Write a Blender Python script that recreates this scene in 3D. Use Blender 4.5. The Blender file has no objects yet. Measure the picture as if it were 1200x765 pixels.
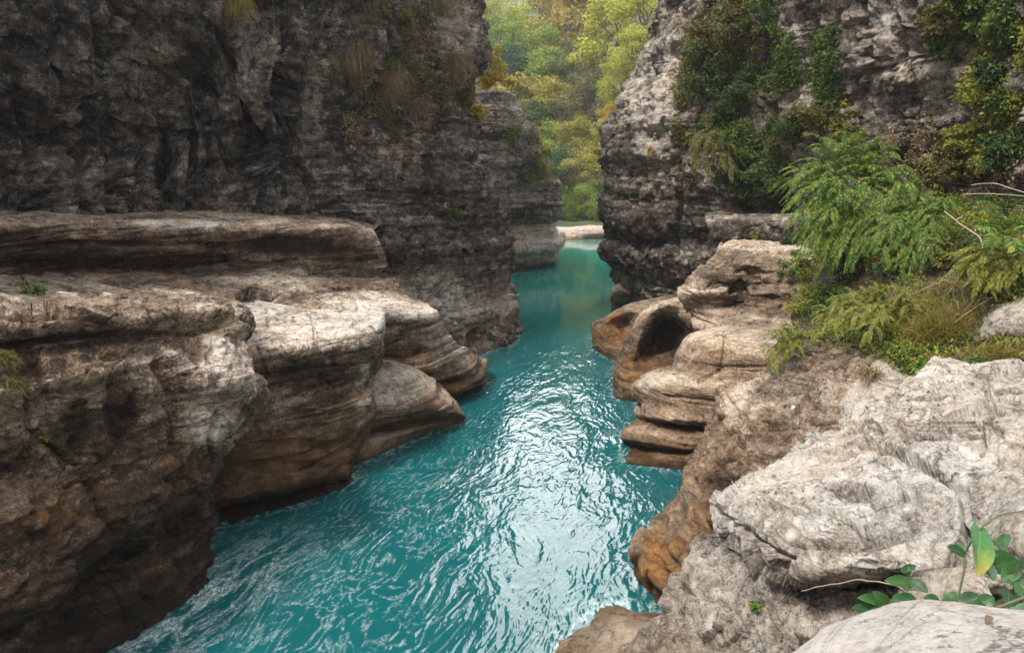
import bpy, math, random
import numpy as np
from mathutils import Vector, Matrix

# ------------------------------------------------------------------ camera, world, sun, exposure
scn = bpy.context.scene
COL = scn.collection
CAM_H, PITCH, FPX = 7.0, math.radians(12.0), 900.0      # eye height over the water, downward tilt, focal length in 1200 px units
cam_data = bpy.data.cameras.new('camera')
cam = bpy.data.objects.new('camera', cam_data)
COL.objects.link(cam)
cam.location = (0, 0, CAM_H)
cam.rotation_euler = (math.radians(90) - PITCH, 0, 0)
cam_data.sensor_width = 36.0
cam_data.lens = 36.0 * FPX / 1200.0
cam_data.clip_start = 0.05
cam_data.clip_end = 3000
scn.camera = cam

SUN_ELEV, SUN_AZ = math.radians(58), math.radians(-132)    # azimuth clockwise from +Y (up the gorge) towards +X
world = bpy.data.worlds.new('World')
scn.world = world
world.use_nodes = True
wn = world.node_tree
for n in list(wn.nodes):
    wn.nodes.remove(n)
w_out = wn.nodes.new('ShaderNodeOutputWorld')
w_bg = wn.nodes.new('ShaderNodeBackground')
w_sky = wn.nodes.new('ShaderNodeTexSky')
w_sky.sky_type = 'NISHITA'
w_sky.sun_disc = False
w_sky.sun_elevation = SUN_ELEV
w_sky.sun_rotation = SUN_AZ
w_sky.dust_density = 2.5
w_mix = wn.nodes.new('ShaderNodeMix'); w_mix.data_type = 'RGBA'
w_noise = wn.nodes.new('ShaderNodeTexNoise')
w_noise.inputs['Scale'].default_value = 2.2
w_noise.inputs['Detail'].default_value = 6
w_ramp = wn.nodes.new('ShaderNodeMapRange')
w_ramp.inputs['From Min'].default_value = 0.3
w_ramp.inputs['From Max'].default_value = 0.6
w_ramp.inputs['To Min'].default_value = 0.55
w_ramp.inputs['To Max'].default_value = 1.0
w_tc = wn.nodes.new('ShaderNodeTexCoord')
wn.links.new(w_tc.outputs['Generated'], w_noise.inputs['Vector'])
wn.links.new(w_noise.outputs['Fac'], w_ramp.inputs['Value'])
wn.links.new(w_ramp.outputs[0], w_mix.inputs['Factor'])
wn.links.new(w_sky.outputs[0], w_mix.inputs['A'])
# cloud cover over the blue, with an added bright bank, out of view, to whiten the river
w_dot = wn.nodes.new('ShaderNodeVectorMath'); w_dot.operation = 'DOT_PRODUCT'
w_dot.inputs[1].default_value = (math.cos(math.radians(30)) * math.sin(math.radians(4)), math.cos(math.radians(30)) * math.cos(math.radians(4)), math.sin(math.radians(30)))
wn.links.new(w_tc.outputs['Generated'], w_dot.inputs[0])
w_boost = wn.nodes.new('ShaderNodeMapRange'); w_boost.interpolation_type = 'SMOOTHSTEP'
for k_, v_ in (('From Min', 0.80), ('From Max', 0.98), ('To Min', 8.5), ('To Max', 60.0)):
    w_boost.inputs[k_].default_value = v_
wn.links.new(w_dot.outputs['Value'], w_boost.inputs['Value'])
w_cc = wn.nodes.new('ShaderNodeCombineColor')
for k_ in range(3):
    wn.links.new(w_boost.outputs[0], w_cc.inputs[k_])
wn.links.new(w_cc.outputs[0], w_mix.inputs['B'])
wn.links.new(w_mix.outputs['Result'], w_bg.inputs['Color'])
w_bg.inputs['Strength'].default_value = 0.05
wn.links.new(w_bg.outputs[0], w_out.inputs[0])

sun_d = bpy.data.lights.new('sun', 'SUN')
sun_d.energy = 1.5
sun_d.angle = math.radians(12)
sun_d.color = (1.0, 0.95, 0.87)
sun_o = bpy.data.objects.new('sun', sun_d)
COL.objects.link(sun_o)
_sd = Vector((math.sin(SUN_AZ) * math.cos(SUN_ELEV), math.cos(SUN_AZ) * math.cos(SUN_ELEV), math.sin(SUN_ELEV)))
sun_o.rotation_euler = _sd.to_track_quat('Z', 'Y').to_euler()

scn.view_settings.view_transform = 'Standard'
scn.view_settings.look = 'None'
scn.view_settings.gamma = 1
scn.view_settings.use_curve_mapping = False
scn.view_settings.exposure = 1.95
scn.cycles.max_bounces = 6
scn.cycles.diffuse_bounces = 3
scn.cycles.glossy_bounces = 3
scn.cycles.transmission_bounces = 3
scn.cycles.transparent_max_bounces = 6
scn.cycles.use_denoising = True

# ------------------------------------------------------------------ numpy noise
_rng = np.random.RandomState(7)
_PERM = _rng.permutation(256).astype(np.int32)
_PERM = np.concatenate([_PERM, _PERM, _PERM])
_G = _rng.normal(size=(256, 3)).astype(np.float32)
_G /= np.linalg.norm(_G, axis=1)[:, None]

def perlin(p):
    p = np.asarray(p, np.float32)
    i = np.floor(p).astype(np.int32)
    f = p - i
    u = f * f * f * (f * (f * 6 - 15) + 10)
    i &= 255
    r = 0
    for dx in (0, 1):
        a = _PERM[(i[:, 0] + dx) & 255]
        wx = u[:, 0] if dx else 1 - u[:, 0]
        for dy in (0, 1):
            b = _PERM[a + ((i[:, 1] + dy) & 255)]
            wy = wx * (u[:, 1] if dy else 1 - u[:, 1])
            for dz in (0, 1):
                g = _G[_PERM[b + ((i[:, 2] + dz) & 255)]]
                d = g[:, 0] * (f[:, 0] - dx) + g[:, 1] * (f[:, 1] - dy) + g[:, 2] * (f[:, 2] - dz)
                r = r + d * wy * (u[:, 2] if dz else 1 - u[:, 2])
    return r * 1.5

def fbm(p, octaves=5, gain=0.5, ridged=False):
    a, s, r = 1.0, 0.0, 0
    p = np.asarray(p, np.float32)
    for k in range(octaves):
        n = perlin(p + 17.3 * k)
        if ridged:
            n = 1 - 2 * np.abs(n)
        r = r + a * n
        s += a
        a *= gain
        p = p * 2.03
    return r / s

def cells(p):
    """Nearest-feature cell noise: (distance to the border, random value of the cell)."""
    p = np.asarray(p, np.float32)
    i = np.floor(p).astype(np.int32)
    d1 = np.full(len(p), 9.0, np.float32); d2 = d1.copy(); rv = np.zeros(len(p), np.float32)
    for dx in (-1, 0, 1):
        for dy in (-1, 0, 1):
            for dz in (-1, 0, 1):
                c = i + np.array([dx, dy, dz], np.int32)
                h = _PERM[_PERM[_PERM[c[:, 0] & 255] + (c[:, 1] & 255)] + (c[:, 2] & 255)]
                q = c + 0.5 + 0.45 * _G[h]
                d = np.linalg.norm(p - q, axis=1)
                nearer = d < d1
                d2 = np.where(nearer, d1, np.minimum(d2, d))
                rv = np.where(nearer, _G[(h * 7 + 3) & 255][:, 0], rv)
                d1 = np.where(nearer, d, d1)
    return d2 - d1, rv

def facets(p):
    """Chiselled planes: every cell is a slightly tilted facet."""
    p = np.asarray(p, np.float32)
    i = np.floor(p).astype(np.int32)
    best = np.full(len(p), 9.0, np.float32); r = np.zeros(len(p), np.float32)
    for dx in (-1, 0, 1):
        for dy in (-1, 0, 1):
            for dz in (-1, 0, 1):
                c = i + np.array([dx, dy, dz], np.int32)
                h = _PERM[_PERM[_PERM[c[:, 0] & 255] + (c[:, 1] & 255)] + (c[:, 2] & 255)]
                v = p - (c + 0.5 + 0.45 * _G[h])
                d = np.einsum('ij,ij->i', v, v)
                m = d < best
                r = np.where(m, np.einsum('ij,ij->i', v, _G[(h * 5 + 1) & 255]) + 0.4 * _G[(h * 3 + 7) & 255][:, 1], r)
                best = np.where(m, d, best)
    return r

def sstep(a, b, x):
    t = np.clip((x - a) / (b - a), 0, 1)
    return t * t * (3 - 2 * t)

# ------------------------------------------------------------------ picture point -> place in the world
_CP, _SP = math.cos(PITCH), math.sin(PITCH)
def at(px, py, Y=None):
    """World point seen at (px, py) of the 1200 x 765 photograph at depth Y; on the water when Y is None."""
    u, v = (px - 600) / FPX, (382.5 - py) / FPX
    dy, dz = _CP + v * _SP, -_SP + v * _CP
    t = (-CAM_H / dz) if Y is None else Y / dy
    return (u * t, dy * t, CAM_H + dz * t)

def project(P):
    """World points -> photograph pixels and depth."""
    x, y, z = P[:, 0], P[:, 1], P[:, 2] - CAM_H
    d = y * _CP - z * _SP
    return 600 + FPX * x / d, 382.5 - FPX * (y * _SP + z * _CP) / d, y

# ------------------------------------------------------------------ object helpers
def tag(o, label=None, cat=None, group=None, kind=None):
    for k, v in (('label', label), ('category', cat), ('group', group), ('kind', kind)):
        if v:
            o[k] = v
    return o

def mesh_np(name, V, F, mat, parent=None, smooth=True, attr=None):
    """Quads/tris given as an (n,4) or (n,3) index array, or a list of such arrays."""
    V = np.asarray(V, np.float32)
    Fs = F if isinstance(F, list) else [F]
    Fs = [np.asarray(f, np.int32) for f in Fs if len(f)]
    me = bpy.data.meshes.new(name)
    me.vertices.add(len(V))
    me.vertices.foreach_set('co', V.ravel())
    loops = np.concatenate([f.ravel() for f in Fs])
    sizes = np.concatenate([np.full(len(f), f.shape[1], np.int32) for f in Fs])
    starts = np.concatenate([[0], np.cumsum(sizes)[:-1]]).astype(np.int32)
    me.loops.add(len(loops))
    me.loops.foreach_set('vertex_index', loops)
    me.polygons.add(len(sizes))
    me.polygons.foreach_set('loop_start', starts)
    me.polygons.foreach_set('loop_total', sizes)
    me.polygons.foreach_set('use_smooth', np.full(len(sizes), smooth))
    for an, av in (attr or {}).items():
        a = me.attributes.new(an, 'FLOAT', 'POINT')
        a.data.foreach_set('value', np.asarray(av, np.float32))
    me.update(calc_edges=True)
    me.validate()
    me.materials.append(mat)
    o = bpy.data.objects.new(name, me)
    COL.objects.link(o)
    if parent is not None:
        o.parent = parent
    return o

def empty(name, loc):
    o = bpy.data.objects.new(name, None)
    o.location = loc
    o.empty_display_size = 0.2
    COL.objects.link(o)
    return o

# ------------------------------------------------------------------ materials
class NT:
    """Small helper to write node trees."""
    def __init__(self, name):
        self.mat = bpy.data.materials.new(name)
        self.mat.use_nodes = True
        self.t = self.mat.node_tree
        self.t.nodes.clear()
        self.out = self.t.nodes.new('ShaderNodeOutputMaterial')
        self.geo = self.t.nodes.new('ShaderNodeNewGeometry')
        self.pos = self.geo.outputs['Position']
    def put(self, sock, v):
        if v is None:
            return
        if isinstance(v, bpy.types.NodeSocket):
            self.t.links.new(v, sock)
        elif isinstance(v, (tuple, list)) and sock.type == 'RGBA' and len(v) == 3:
            sock.default_value = (*v, 1)
        else:
            sock.default_value = v
    def node(self, kind, **ins):
        n = self.t.nodes.new(kind)
        for k, v in ins.items():
            self.put(n.inputs[k.replace('_', ' ')], v)
        return n
    def math(self, op, a, b=None, c=None, clamp=False):
        n = self.t.nodes.new('ShaderNodeMath'); n.operation = op; n.use_clamp = clamp
        for s, v in zip(n.inputs, (a, b, c)):
            self.put(s, v)
        return n.outputs[0]
    def vmul(self, v, s):
        n = self.t.nodes.new('ShaderNodeVectorMath'); n.operation = 'MULTIPLY'
        self.put(n.inputs[0], v); self.put(n.inputs[1], s)
        return n.outputs[0]
    def vadd(self, v, s):
        n = self.t.nodes.new('ShaderNodeVectorMath'); n.operation = 'ADD'
        self.put(n.inputs[0], v); self.put(n.inputs[1], s)
        return n.outputs[0]
    def noise(self, vec, scale, detail=6, rough=0.55, dist=0.0, out=0):
        n = self.node('ShaderNodeTexNoise', Vector=vec, Scale=scale, Detail=detail, Roughness=rough, Distortion=dist)
        return n.outputs[out]
    def remap(self, v, a, b, c=0.0, d=1.0):
        n = self.t.nodes.new('ShaderNodeMapRange')
        for s, x in zip(n.inputs, (v, a, b, c, d)):
            self.put(s, x)
        return n.outputs[0]
    def mix(self, f, a, b, mode='MIX'):
        n = self.t.nodes.new('ShaderNodeMix'); n.data_type = 'RGBA'; n.blend_type = mode; n.clamp_factor = True
        self.put(n.inputs['Factor'], f); self.put(n.inputs['A'], a); self.put(n.inputs['B'], b)
        return n.outputs['Result']
    def ramp(self, f, stops):
        n = self.t.nodes.new('ShaderNodeValToRGB')
        e = n.color_ramp.elements
        while len(e) < len(stops):
            e.new(0.5)
        for el, (p, c) in zip(e, stops):
            el.position = p; el.color = (*c, 1)
        self.put(n.inputs[0], f)
        return n.outputs[0]
    def attr(self, name):
        n = self.t.nodes.new('ShaderNodeAttribute'); n.attribute_name = name
        return n.outputs['Fac']
    def xyz(self, v):
        n = self.t.nodes.new('ShaderNodeSeparateXYZ'); self.put(n.inputs[0], v)
        return n.outputs
    def bump(self, h, strength, dist, normal=None):
        return self.node('ShaderNodeBump', Height=h, Strength=strength, Distance=dist, Normal=normal).outputs[0]
    def finish(self, shader):
        self.t.links.new(shader, self.out.inputs['Surface'])
        return self.mat

def rock_material(name, dark, mid, pale, white, lichen=0.0, streak=0.4, orange=1.0, moss=0.0, fine=1.0, contrast=1.0, grain_scale=1.0, bedw=1.0, mottw=1.0):
    m = NT(name)
    tone = m.attr('tone')
    P = m.pos
    Ps = m.vmul(P, (1, 1, 4.5))
    big = m.noise(P, 0.55, 6, 0.6)
    bed = m.noise(m.vmul(P, (0.35, 0.35, 3.2)), 1.0, 8, 0.66, 0.15)
    thin = m.noise(m.vmul(P, (0.6, 0.6, 11)), 1.0, 6, 0.65, 0.1)
    mott = m.noise(m.vmul(P, (1, 1, 1.0 + 0.5 * bedw)), 2.6 * grain_scale, 12, 0.78, 0.1)
    grit = m.noise(P, 22 * grain_scale, 8, 0.8)
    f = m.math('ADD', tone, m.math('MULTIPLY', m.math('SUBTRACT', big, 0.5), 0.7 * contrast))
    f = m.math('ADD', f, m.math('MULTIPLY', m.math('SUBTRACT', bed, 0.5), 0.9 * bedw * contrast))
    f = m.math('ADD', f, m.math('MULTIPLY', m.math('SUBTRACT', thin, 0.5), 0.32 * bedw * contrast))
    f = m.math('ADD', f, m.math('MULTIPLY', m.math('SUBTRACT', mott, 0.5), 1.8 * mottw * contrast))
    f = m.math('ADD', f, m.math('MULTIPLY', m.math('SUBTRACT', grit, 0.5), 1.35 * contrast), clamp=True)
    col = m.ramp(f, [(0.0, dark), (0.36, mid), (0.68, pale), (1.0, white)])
    # warm and cool drifts of the stone's own colour
    hue = m.noise(P, 0.45, 7, 0.65)
    col = m.mix(1.0, col, m.mix(m.remap(hue, 0.36, 0.64), (1.07, 0.98, 0.88), (0.96, 0.985, 1.01)), 'MULTIPLY')
    # dark drip streaks down the faces
    st = m.noise(m.vmul(P, (3.0, 3.0, 0.22)), 1.0, 6, 0.65, 0.3)
    col = m.mix(m.remap(st, 0.54, 0.70, 0, streak), col, (dark[0] * .6, dark[1] * .6, dark[2] * .65))
    zl = m.noise(m.vmul(m.vadd(P, m.vmul(m.noise(P, 0.8, 3, 0.5, out=1), (0, 0, 0.10))), (0.05, 0.05, 5.5)), 1.0, 4, 0.7)
    zline = m.math('MULTIPLY', m.remap(m.math('ABSOLUTE', m.math('SUBTRACT', zl, 0.5)), 0.0, 0.022, 1, 0), m.remap(m.noise(P, 0.7, 4), 0.42, 0.6))
    col = m.mix(m.math('MULTIPLY', zline, 0.65), col, (dark[0], dark[1], dark[2]))
    # speckle: pits and spots of black algae, in patches
    sp = m.noise(P, 8 * grain_scale, 10, 0.82)
    spm = m.math('MULTIPLY', m.remap(sp, 0.53, 0.60, 0, 0.85), m.remap(m.noise(P, 0.8 * grain_scale, 5, 0.65), 0.38, 0.58, 0.15, 1))
    col = m.mix(spm, col, (dark[0] * .75, dark[1] * .75, dark[2] * .75))
    # hairline fissures
    wv = m.vadd(m.vmul(P, (0.7, 0.7, 1.5)), m.vmul(m.noise(P, 2.2, 6, 0.7, out=1), (0.5, 0.5, 0.5)))
    vo = m.t.nodes.new('ShaderNodeTexVoronoi'); vo.feature = 'DISTANCE_TO_EDGE'
    m.put(vo.inputs['Vector'], wv); vo.inputs['Scale'].default_value = 0.85 * grain_scale
    crack = m.remap(vo.outputs['Distance'], 0.0, 0.02, 1, 0)
    crack = m.math('MULTIPLY', crack, m.remap(m.noise(P, 0.9, 4), 0.48, 0.62))
    col = m.mix(m.math('MULTIPLY', crack, 0.8), col, (0.02, 0.018, 0.015))
    z = m.xyz(P)[2]
    zz = m.math('ADD', z, m.math('MULTIPLY', m.math('SUBTRACT', m.noise(P, 0.7, 6, 0.6), 0.5), 2.4))
    if orange:
        rust = m.ramp(m.noise(P, 1.9, 8, 0.7), [(0.3, (0.024, 0.015, 0.007)), (0.48, (0.13, 0.07, 0.025)), (0.70, (0.33, 0.165, 0.05))])
        col = m.mix(m.math('MULTIPLY', m.remap(zz, 2.3, 0.6, 0, 0.72 * orange), m.remap(tone, 0.12, 0.34)), col, rust)
    ocm = m.math('MULTIPLY', m.attr('ochre'), m.remap(m.noise(P, 2.4, 8, 0.7), 0.36, 0.58))
    col = m.mix(ocm, col, m.ramp(m.noise(P, 3.5, 8, 0.7), [(0.35, (0.10, 0.042, 0.012)), (0.52, (0.30, 0.13, 0.033)), (0.7, (0.48, 0.25, 0.075))]))
    if lichen:
        l1 = m.noise(m.vmul(P, (1, 1, 1.4)), 2.6, 12, 0.85)
        l2 = m.noise(P, 0.35, 3, 0.5)
        lm = m.math('MULTIPLY', m.remap(l1, 0.565, 0.59), m.remap(l2, 0.36, 0.56))
        col = m.mix(m.math('MULTIPLY', lm, lichen), col, (0.50, 0.48, 0.45))
    if moss:
        mm = m.math('MULTIPLY', m.remap(m.noise(P, 0.9, 8, 0.7), 0.5, 0.62), m.remap(m.noise(P, 14, 4), 0.35, 0.6))
        col = m.mix(m.math('MULTIPLY', mm, moss), col, (0.06, 0.068, 0.018))
    wet = m.remap(m.math('ADD', z, m.math('MULTIPLY', m.noise(P, 2.0, 4), 0.4)), 0.62, 0.25)
    col = m.mix(m.math('MULTIPLY', wet, 0.7), col, m.mix(1.0, col, (0.32, 0.29, 0.25), 'MULTIPLY'))
    rough = m.remap(wet, 0, 1, 0.88, 0.32)
    h = m.math('ADD', m.math('MULTIPLY', mott, 0.8), m.math('MULTIPLY', bed, 0.35 * bedw))
    h = m.math('ADD', h, m.math('MULTIPLY', thin, 0.25 * bedw))
    h = m.math('ADD', h, m.math('MULTIPLY', grit, 0.30))
    h = m.math('SUBTRACT', h, m.math('MULTIPLY', crack, 0.25))
    h = m.math('SUBTRACT', h, m.math('MULTIPLY', spm, 0.10))
    h = m.math('SUBTRACT', h, m.math('MULTIPLY', zline, 0.15))
    nrm = m.bump(h, 1.0 * fine, 0.16)
    b = m.node('ShaderNodeBsdfPrincipled', Base_Color=col, Roughness=rough, Normal=nrm)
    b.inputs['Specular IOR Level'].default_value = 0.3
    return m.finish(b.outputs[0])

M_DARKCLIFF = rock_material('dark_cliff_rock', (0.007, 0.0058, 0.005), (0.052, 0.043, 0.037), (0.20, 0.174, 0.152), (0.48, 0.43, 0.38), lichen=0.9, streak=0.7, orange=0.3, contrast=1.4, bedw=.5)
M_GREYCLIFF = rock_material('weathered_cliff_rock', (0.010, 0.008, 0.0065), (0.080, 0.064, 0.053), (0.29, 0.25, 0.215), (0.62, 0.565, 0.50), lichen=0.95, streak=0.5, orange=0.4, moss=0.3, contrast=1.2, bedw=.8)
M_LEDGE = rock_material('banded_ledge_rock', (0.011, 0.007, 0.0042), (0.102, 0.067, 0.042), (0.36, 0.28, 0.215), (0.78, 0.72, 0.65), streak=0.35, orange=0.78, contrast=1.15, bedw=1.2, mottw=.75)
M_STACK = rock_material('brown_stack_rock', (0.016, 0.010, 0.006), (0.145, 0.100, 0.066), (0.39, 0.30, 0.222), (0.72, 0.62, 0.51), streak=0.25, orange=0.55, contrast=1.15, bedw=1.1, mottw=.85)
M_PALE = rock_material('pale_slab_rock', (0.018, 0.013, 0.010), (0.20, 0.168, 0.142), (0.50, 0.45, 0.40), (0.74, 0.70, 0.65), streak=0.08, orange=0.8, fine=0.9, grain_scale=1.6, contrast=1.2, bedw=.25)
M_TAN = rock_material('tan_river_rock', (0.03, 0.02, 0.012), (0.22, 0.155, 0.10), (0.44, 0.34, 0.245), (0.66, 0.57, 0.47), streak=0.0, orange=0.22, contrast=1.0, bedw=.4)
M_SMOOTH = rock_material('smooth_white_rock', (0.07, 0.058, 0.048), (0.20, 0.18, 0.162), (0.40, 0.378, 0.355), (0.54, 0.515, 0.49), streak=0.0, orange=0.0, fine=0.6, grain_scale=2.2, contrast=0.75, bedw=.2)

# ------------------------------------------------------------------ rocks from control nets
def cr_interp(K, t):
    """Catmull-Rom through K (n, ...) at parameters t."""
    n = len(K)
    i = np.clip(np.floor(t).astype(int), 0, n - 2)
    f = (t - i)
    f = f.reshape(f.shape + (1,) * (K.ndim - 1))
    p1, p2 = K[i], K[i + 1]
    p0 = np.where((i == 0).reshape(f.shape), 2 * p1 - p2, K[np.maximum(i - 1, 0)])
    p3 = np.where((i == n - 2).reshape(f.shape), 2 * p2 - p1, K[np.minimum(i + 2, n - 1)])
    m1, m2 = 0.27 * (p2 - p0), 0.27 * (p3 - p1)
    f2, f3 = f * f, f * f * f
    return (2 * f3 - 3 * f2 + 1) * p1 + (f3 - 2 * f2 + f) * m1 + (-2 * f3 + 3 * f2) * p2 + (f3 - f2) * m2

def params(lengths, n):
    c = np.concatenate([[0], np.cumsum(np.maximum(lengths, 1e-3))])
    return np.interp(np.linspace(0, c[-1], n), c, np.arange(len(c)))

SURF = {}           # key -> dense surface points, so that plants can be rooted on them

def rock(key, name, mat, rows, label, cat, N, M, tones=None, dY=0.0, strata=0.12, strata_f=1.6, rough=0.14, rough_f=0.7,
         fine=0.03, fissure=0.0, blocks=0.0, block_f=(0.8, 0.8, 0.8), back=(0, 6, 0), down=1.4, seed=0.0, group=None, pits=0.0, relax=0.0, facet=0.0, facet_f=0.9, dents=(), spots=(), beds=0.0, bed_f=1.6, ochres=(), cracks=(), east=None):
    R = len(rows)
    C = max(len(r) for r in rows)
    K = np.zeros((R, C, 4))
    for i, r in enumerate(rows):
        tone = 0.5 if tones is None else tones[i]
        pts = []
        for q in r:
            Y = q[2] if len(q) > 2 else None
            if Y is not None:
                Y = Y + dY
            pts.append([*at(q[0], q[1], Y), q[3] if len(q) > 3 else tone])
        pts = np.array(pts)
        if len(pts) != C:
            pts = cr_interp(pts, np.linspace(0, len(pts) - 1, C))
        K[i] = pts
    if east:                                             # carried on past the edge of the picture
        e1 = K[:, -1:].copy(); e1[..., :3] += np.array(east)
        K = np.concatenate([K, e1], 1)
    if down:
        last = K[-1:].copy(); last[..., 2] -= down
        K = np.concatenate([K, last]); R += 1
    lc = np.linalg.norm(np.diff(K[..., :3], axis=1), axis=2).mean(0)
    lr = np.linalg.norm(np.diff(K[..., :3], axis=0), axis=2).mean(1)
    A = cr_interp(K, params(lr, M))
    A = cr_interp(A.transpose(1, 0, 2), params(lc, N)).transpose(1, 0, 2)      # (M, N, 4)
    P = A[..., :3]
    for _ in range(int(relax)):
        Q = P.copy()
        Q[1:-1, 1:-1] = 0.5 * P[1:-1, 1:-1] + 0.125 * (P[:-2, 1:-1] + P[2:, 1:-1] + P[1:-1, :-2] + P[1:-1, 2:])
        P = Q
    nr = np.cross(np.gradient(P, axis=1), np.gradient(P, axis=0))
    nr /= np.linalg.norm(nr, axis=2)[..., None] + 1e-9
    view = P - np.array([0, 0, CAM_H])
    flip = (nr * view).sum() > 0
    if flip:
        nr = -nr
    # smooth the normals so that the relief does not tear at folds
    for _ in range(6):
        nr[1:-1, 1:-1] = 0.4 * nr[1:-1, 1:-1] + 0.15 * (nr[:-2, 1:-1] + nr[2:, 1:-1] + nr[1:-1, :-2] + nr[1:-1, 2:])
    nr /= np.linalg.norm(nr, axis=2)[..., None] + 1e-9
    p = P.reshape(-1, 3).astype(np.float32) + seed
    # bedding: the same beds run on through the whole rock, bent a little
    zb = p[:, 2] + 0.22 * perlin(p * 0.22) + 0.05 * perlin(p * 0.9)
    bedp = np.stack([p[:, 0] * 0.16, p[:, 1] * 0.16, zb * strata_f], 1)
    s = fbm(bedp, 4, 0.6)
    s = s + 0.5 * np.tanh(6 * perlin(np.stack([p[:, 0] * 0.12, p[:, 1] * 0.12, zb * strata_f * 0.8 + 30], 1)))
    d = strata * s
    d = d + rough * fbm(p * rough_f, 6, 0.52)
    d = d + fine * fbm(p * 5.5 + 5, 4, 0.7)
    notch = perlin(np.stack([p[:, 0] * 0.05, p[:, 1] * 0.05, zb * strata_f * 1.7 + 9], 1))
    d = d - strata * 0.8 * sstep(0.10, 0.0, np.abs(notch)) * sstep(-0.1, 0.3, perlin(p * 0.45 + 40))
    if facet:
        q = p + 0.25 * np.stack([perlin(p * 1.1), perlin(p * 1.1 + 31), perlin(p * 1.1 + 67)], 1)
        d = d + facet * facets(q * facet_f * np.array([1, 1, 1.5], np.float32))
        d = d + 0.4 * facet * facets(q * facet_f * 2.6 * np.array([1, 1, 1.5], np.float32) + 9)
    if beds:
        # courses of rock of uneven thickness, each set in or out a little, with sharp joints between
        zq = p[:, 2] + 0.16 * perlin(p * 0.20 + 7) + 0.05 * perlin(p * 0.8 + 3)
        u = zq * bed_f + 0.9 * perlin(np.stack([0 * zq, 0 * zq + 3.3, zq * bed_f * 0.45], 1))
        k = np.floor(u).astype(np.int32); fr = u - k
        shift = _G[_PERM[k & 255]][:, 0] + 0.7 * perlin(np.stack([p[:, 0] * .35, p[:, 1] * .35, k * 7.7], 1))
        shift2 = _G[_PERM[(k + 1) & 255]][:, 0] + 0.7 * perlin(np.stack([p[:, 0] * .35, p[:, 1] * .35, (k + 1) * 7.7], 1))
        bl = sstep(0.86, 1.0, fr)
        prof = shift * (1 - bl) + shift2 * bl + 0.55 * (1 - (2 * fr - 1) ** 4)
        pres = sstep(-0.35, 0.15, perlin(p * 0.4 + 70))
        d = d + beds * prof * (0.35 + 0.65 * pres)
        u2 = zq * bed_f * 3.1 + 5
        fr2 = u2 - np.floor(u2)
        d = d + beds * 0.22 * (1 - (2 * fr2 - 1) ** 4) * sstep(-0.1, 0.3, perlin(p * 0.6 + 90))
    if pits:
        pn = fbm(p * 1.9 + 80, 3)
        d = d - pits * sstep(0.18, 0.55, pn)
    if fissure:
        q = np.stack([p[:, 0], p[:, 1], p[:, 2] * 0.22], 1)
        q = q + 0.5 * np.stack([perlin(p * 0.6), perlin(p * 0.6 + 50), 0 * p[:, 2]], 1)
        rdg = fbm(q * 0.75, 4, 0.55)
        d = d - fissure * sstep(0.13, 0.0, np.abs(rdg))
        d = d + fissure * 0.8 * fbm(q * 0.45 + 8, 3)
    if blocks:
        q = p + 0.22 * np.stack([perlin(p * 0.9), perlin(p * 0.9 + 31), perlin(p * 0.9 + 67)], 1)
        e, rv = cells(q * np.array(block_f, np.float32))
        d = d + blocks * (0.55 * rv) - blocks * 0.6 * sstep(0.12, 0.0, e)
        e, rv = cells(q * np.array(block_f, np.float32) * 2.7 + 4)
        d = d + 0.4 * blocks * (0.55 * rv) - 0.3 * blocks * sstep(0.12, 0.0, e)
    P = P + nr * d.reshape(M, N, 1)
    tone = A[..., 3].reshape(-1).copy()
    ochre = np.zeros(M * N)
    if dents or spots or ochres or cracks:
        ux, uy, _d = project(P.reshape(-1, 3))
        wob = 0.35 * fbm(P.reshape(-1, 3).astype(np.float32) * 2.2, 3)
        for (cx, cy, rx, ry, depth) in dents:            # scoops and holes worn into the face
            e = np.sqrt(((ux - cx) / rx) ** 2 + ((uy - cy) / ry) ** 2) + wob
            P = P - nr * (depth * sstep(1.1, 0.55, e)).reshape(M, N, 1)
        for (line, wid, depth) in cracks:                # open joints and gullies
            jx = ux + 5 * fbm(P.reshape(-1, 3).astype(np.float32) * 1.1 + 13, 4)
            jy = uy + 5 * fbm(P.reshape(-1, 3).astype(np.float32) * 1.1 + 29, 4)
            e = np.full(M * N, 1e9)
            for (ax, ay), (bx, by) in zip(line[:-1], line[1:]):
                tt = np.clip(((jx - ax) * (bx - ax) + (jy - ay) * (by - ay)) / ((bx - ax) ** 2 + (by - ay) ** 2), 0, 1)
                e = np.minimum(e, np.hypot(jx - ax - tt * (bx - ax), jy - ay - tt * (by - ay)))
            e = e / (wid * (1 + 1.2 * wob))
            P = P - nr * (depth * sstep(1.0, 0.15, e)).reshape(M, N, 1)
        for (cx, cy, rx, ry, dt) in spots:               # stains, bleached patches, and shade painted into recesses
            e = np.sqrt(((ux - cx) / rx) ** 2 + ((uy - cy) / ry) ** 2) + 1.6 * wob
            tone += dt * sstep(1.15, 0.6, e)
        for (cx, cy, rx, ry, k) in ochres:               # rust and ochre algae stains
            e = np.sqrt(((ux - cx) / rx) ** 2 + ((uy - cy) / ry) ** 2) + 1.6 * wob
            ochre = np.maximum(ochre, k * sstep(1.2, 0.4, e))
    SURF[key] = (P.reshape(-1, 3), nr.reshape(-1, 3))
    # close the body: border ring pushed back into the hill, fanned to one point
    idx = np.arange(M * N).reshape(M, N)
    q = np.stack([idx[:-1, :-1], idx[:-1, 1:], idx[1:, 1:], idx[1:, :-1]], -1).reshape(-1, 4)
    ring = np.concatenate([idx[0, :], idx[1:, -1], idx[-1, -2::-1], idx[-2:0:-1, 0]])
    V = P.reshape(-1, 3)
    VB = V[ring] + np.array(back)
    ctr = VB.mean(0, keepdims=True)
    VV = np.concatenate([V, VB, ctr])
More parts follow.
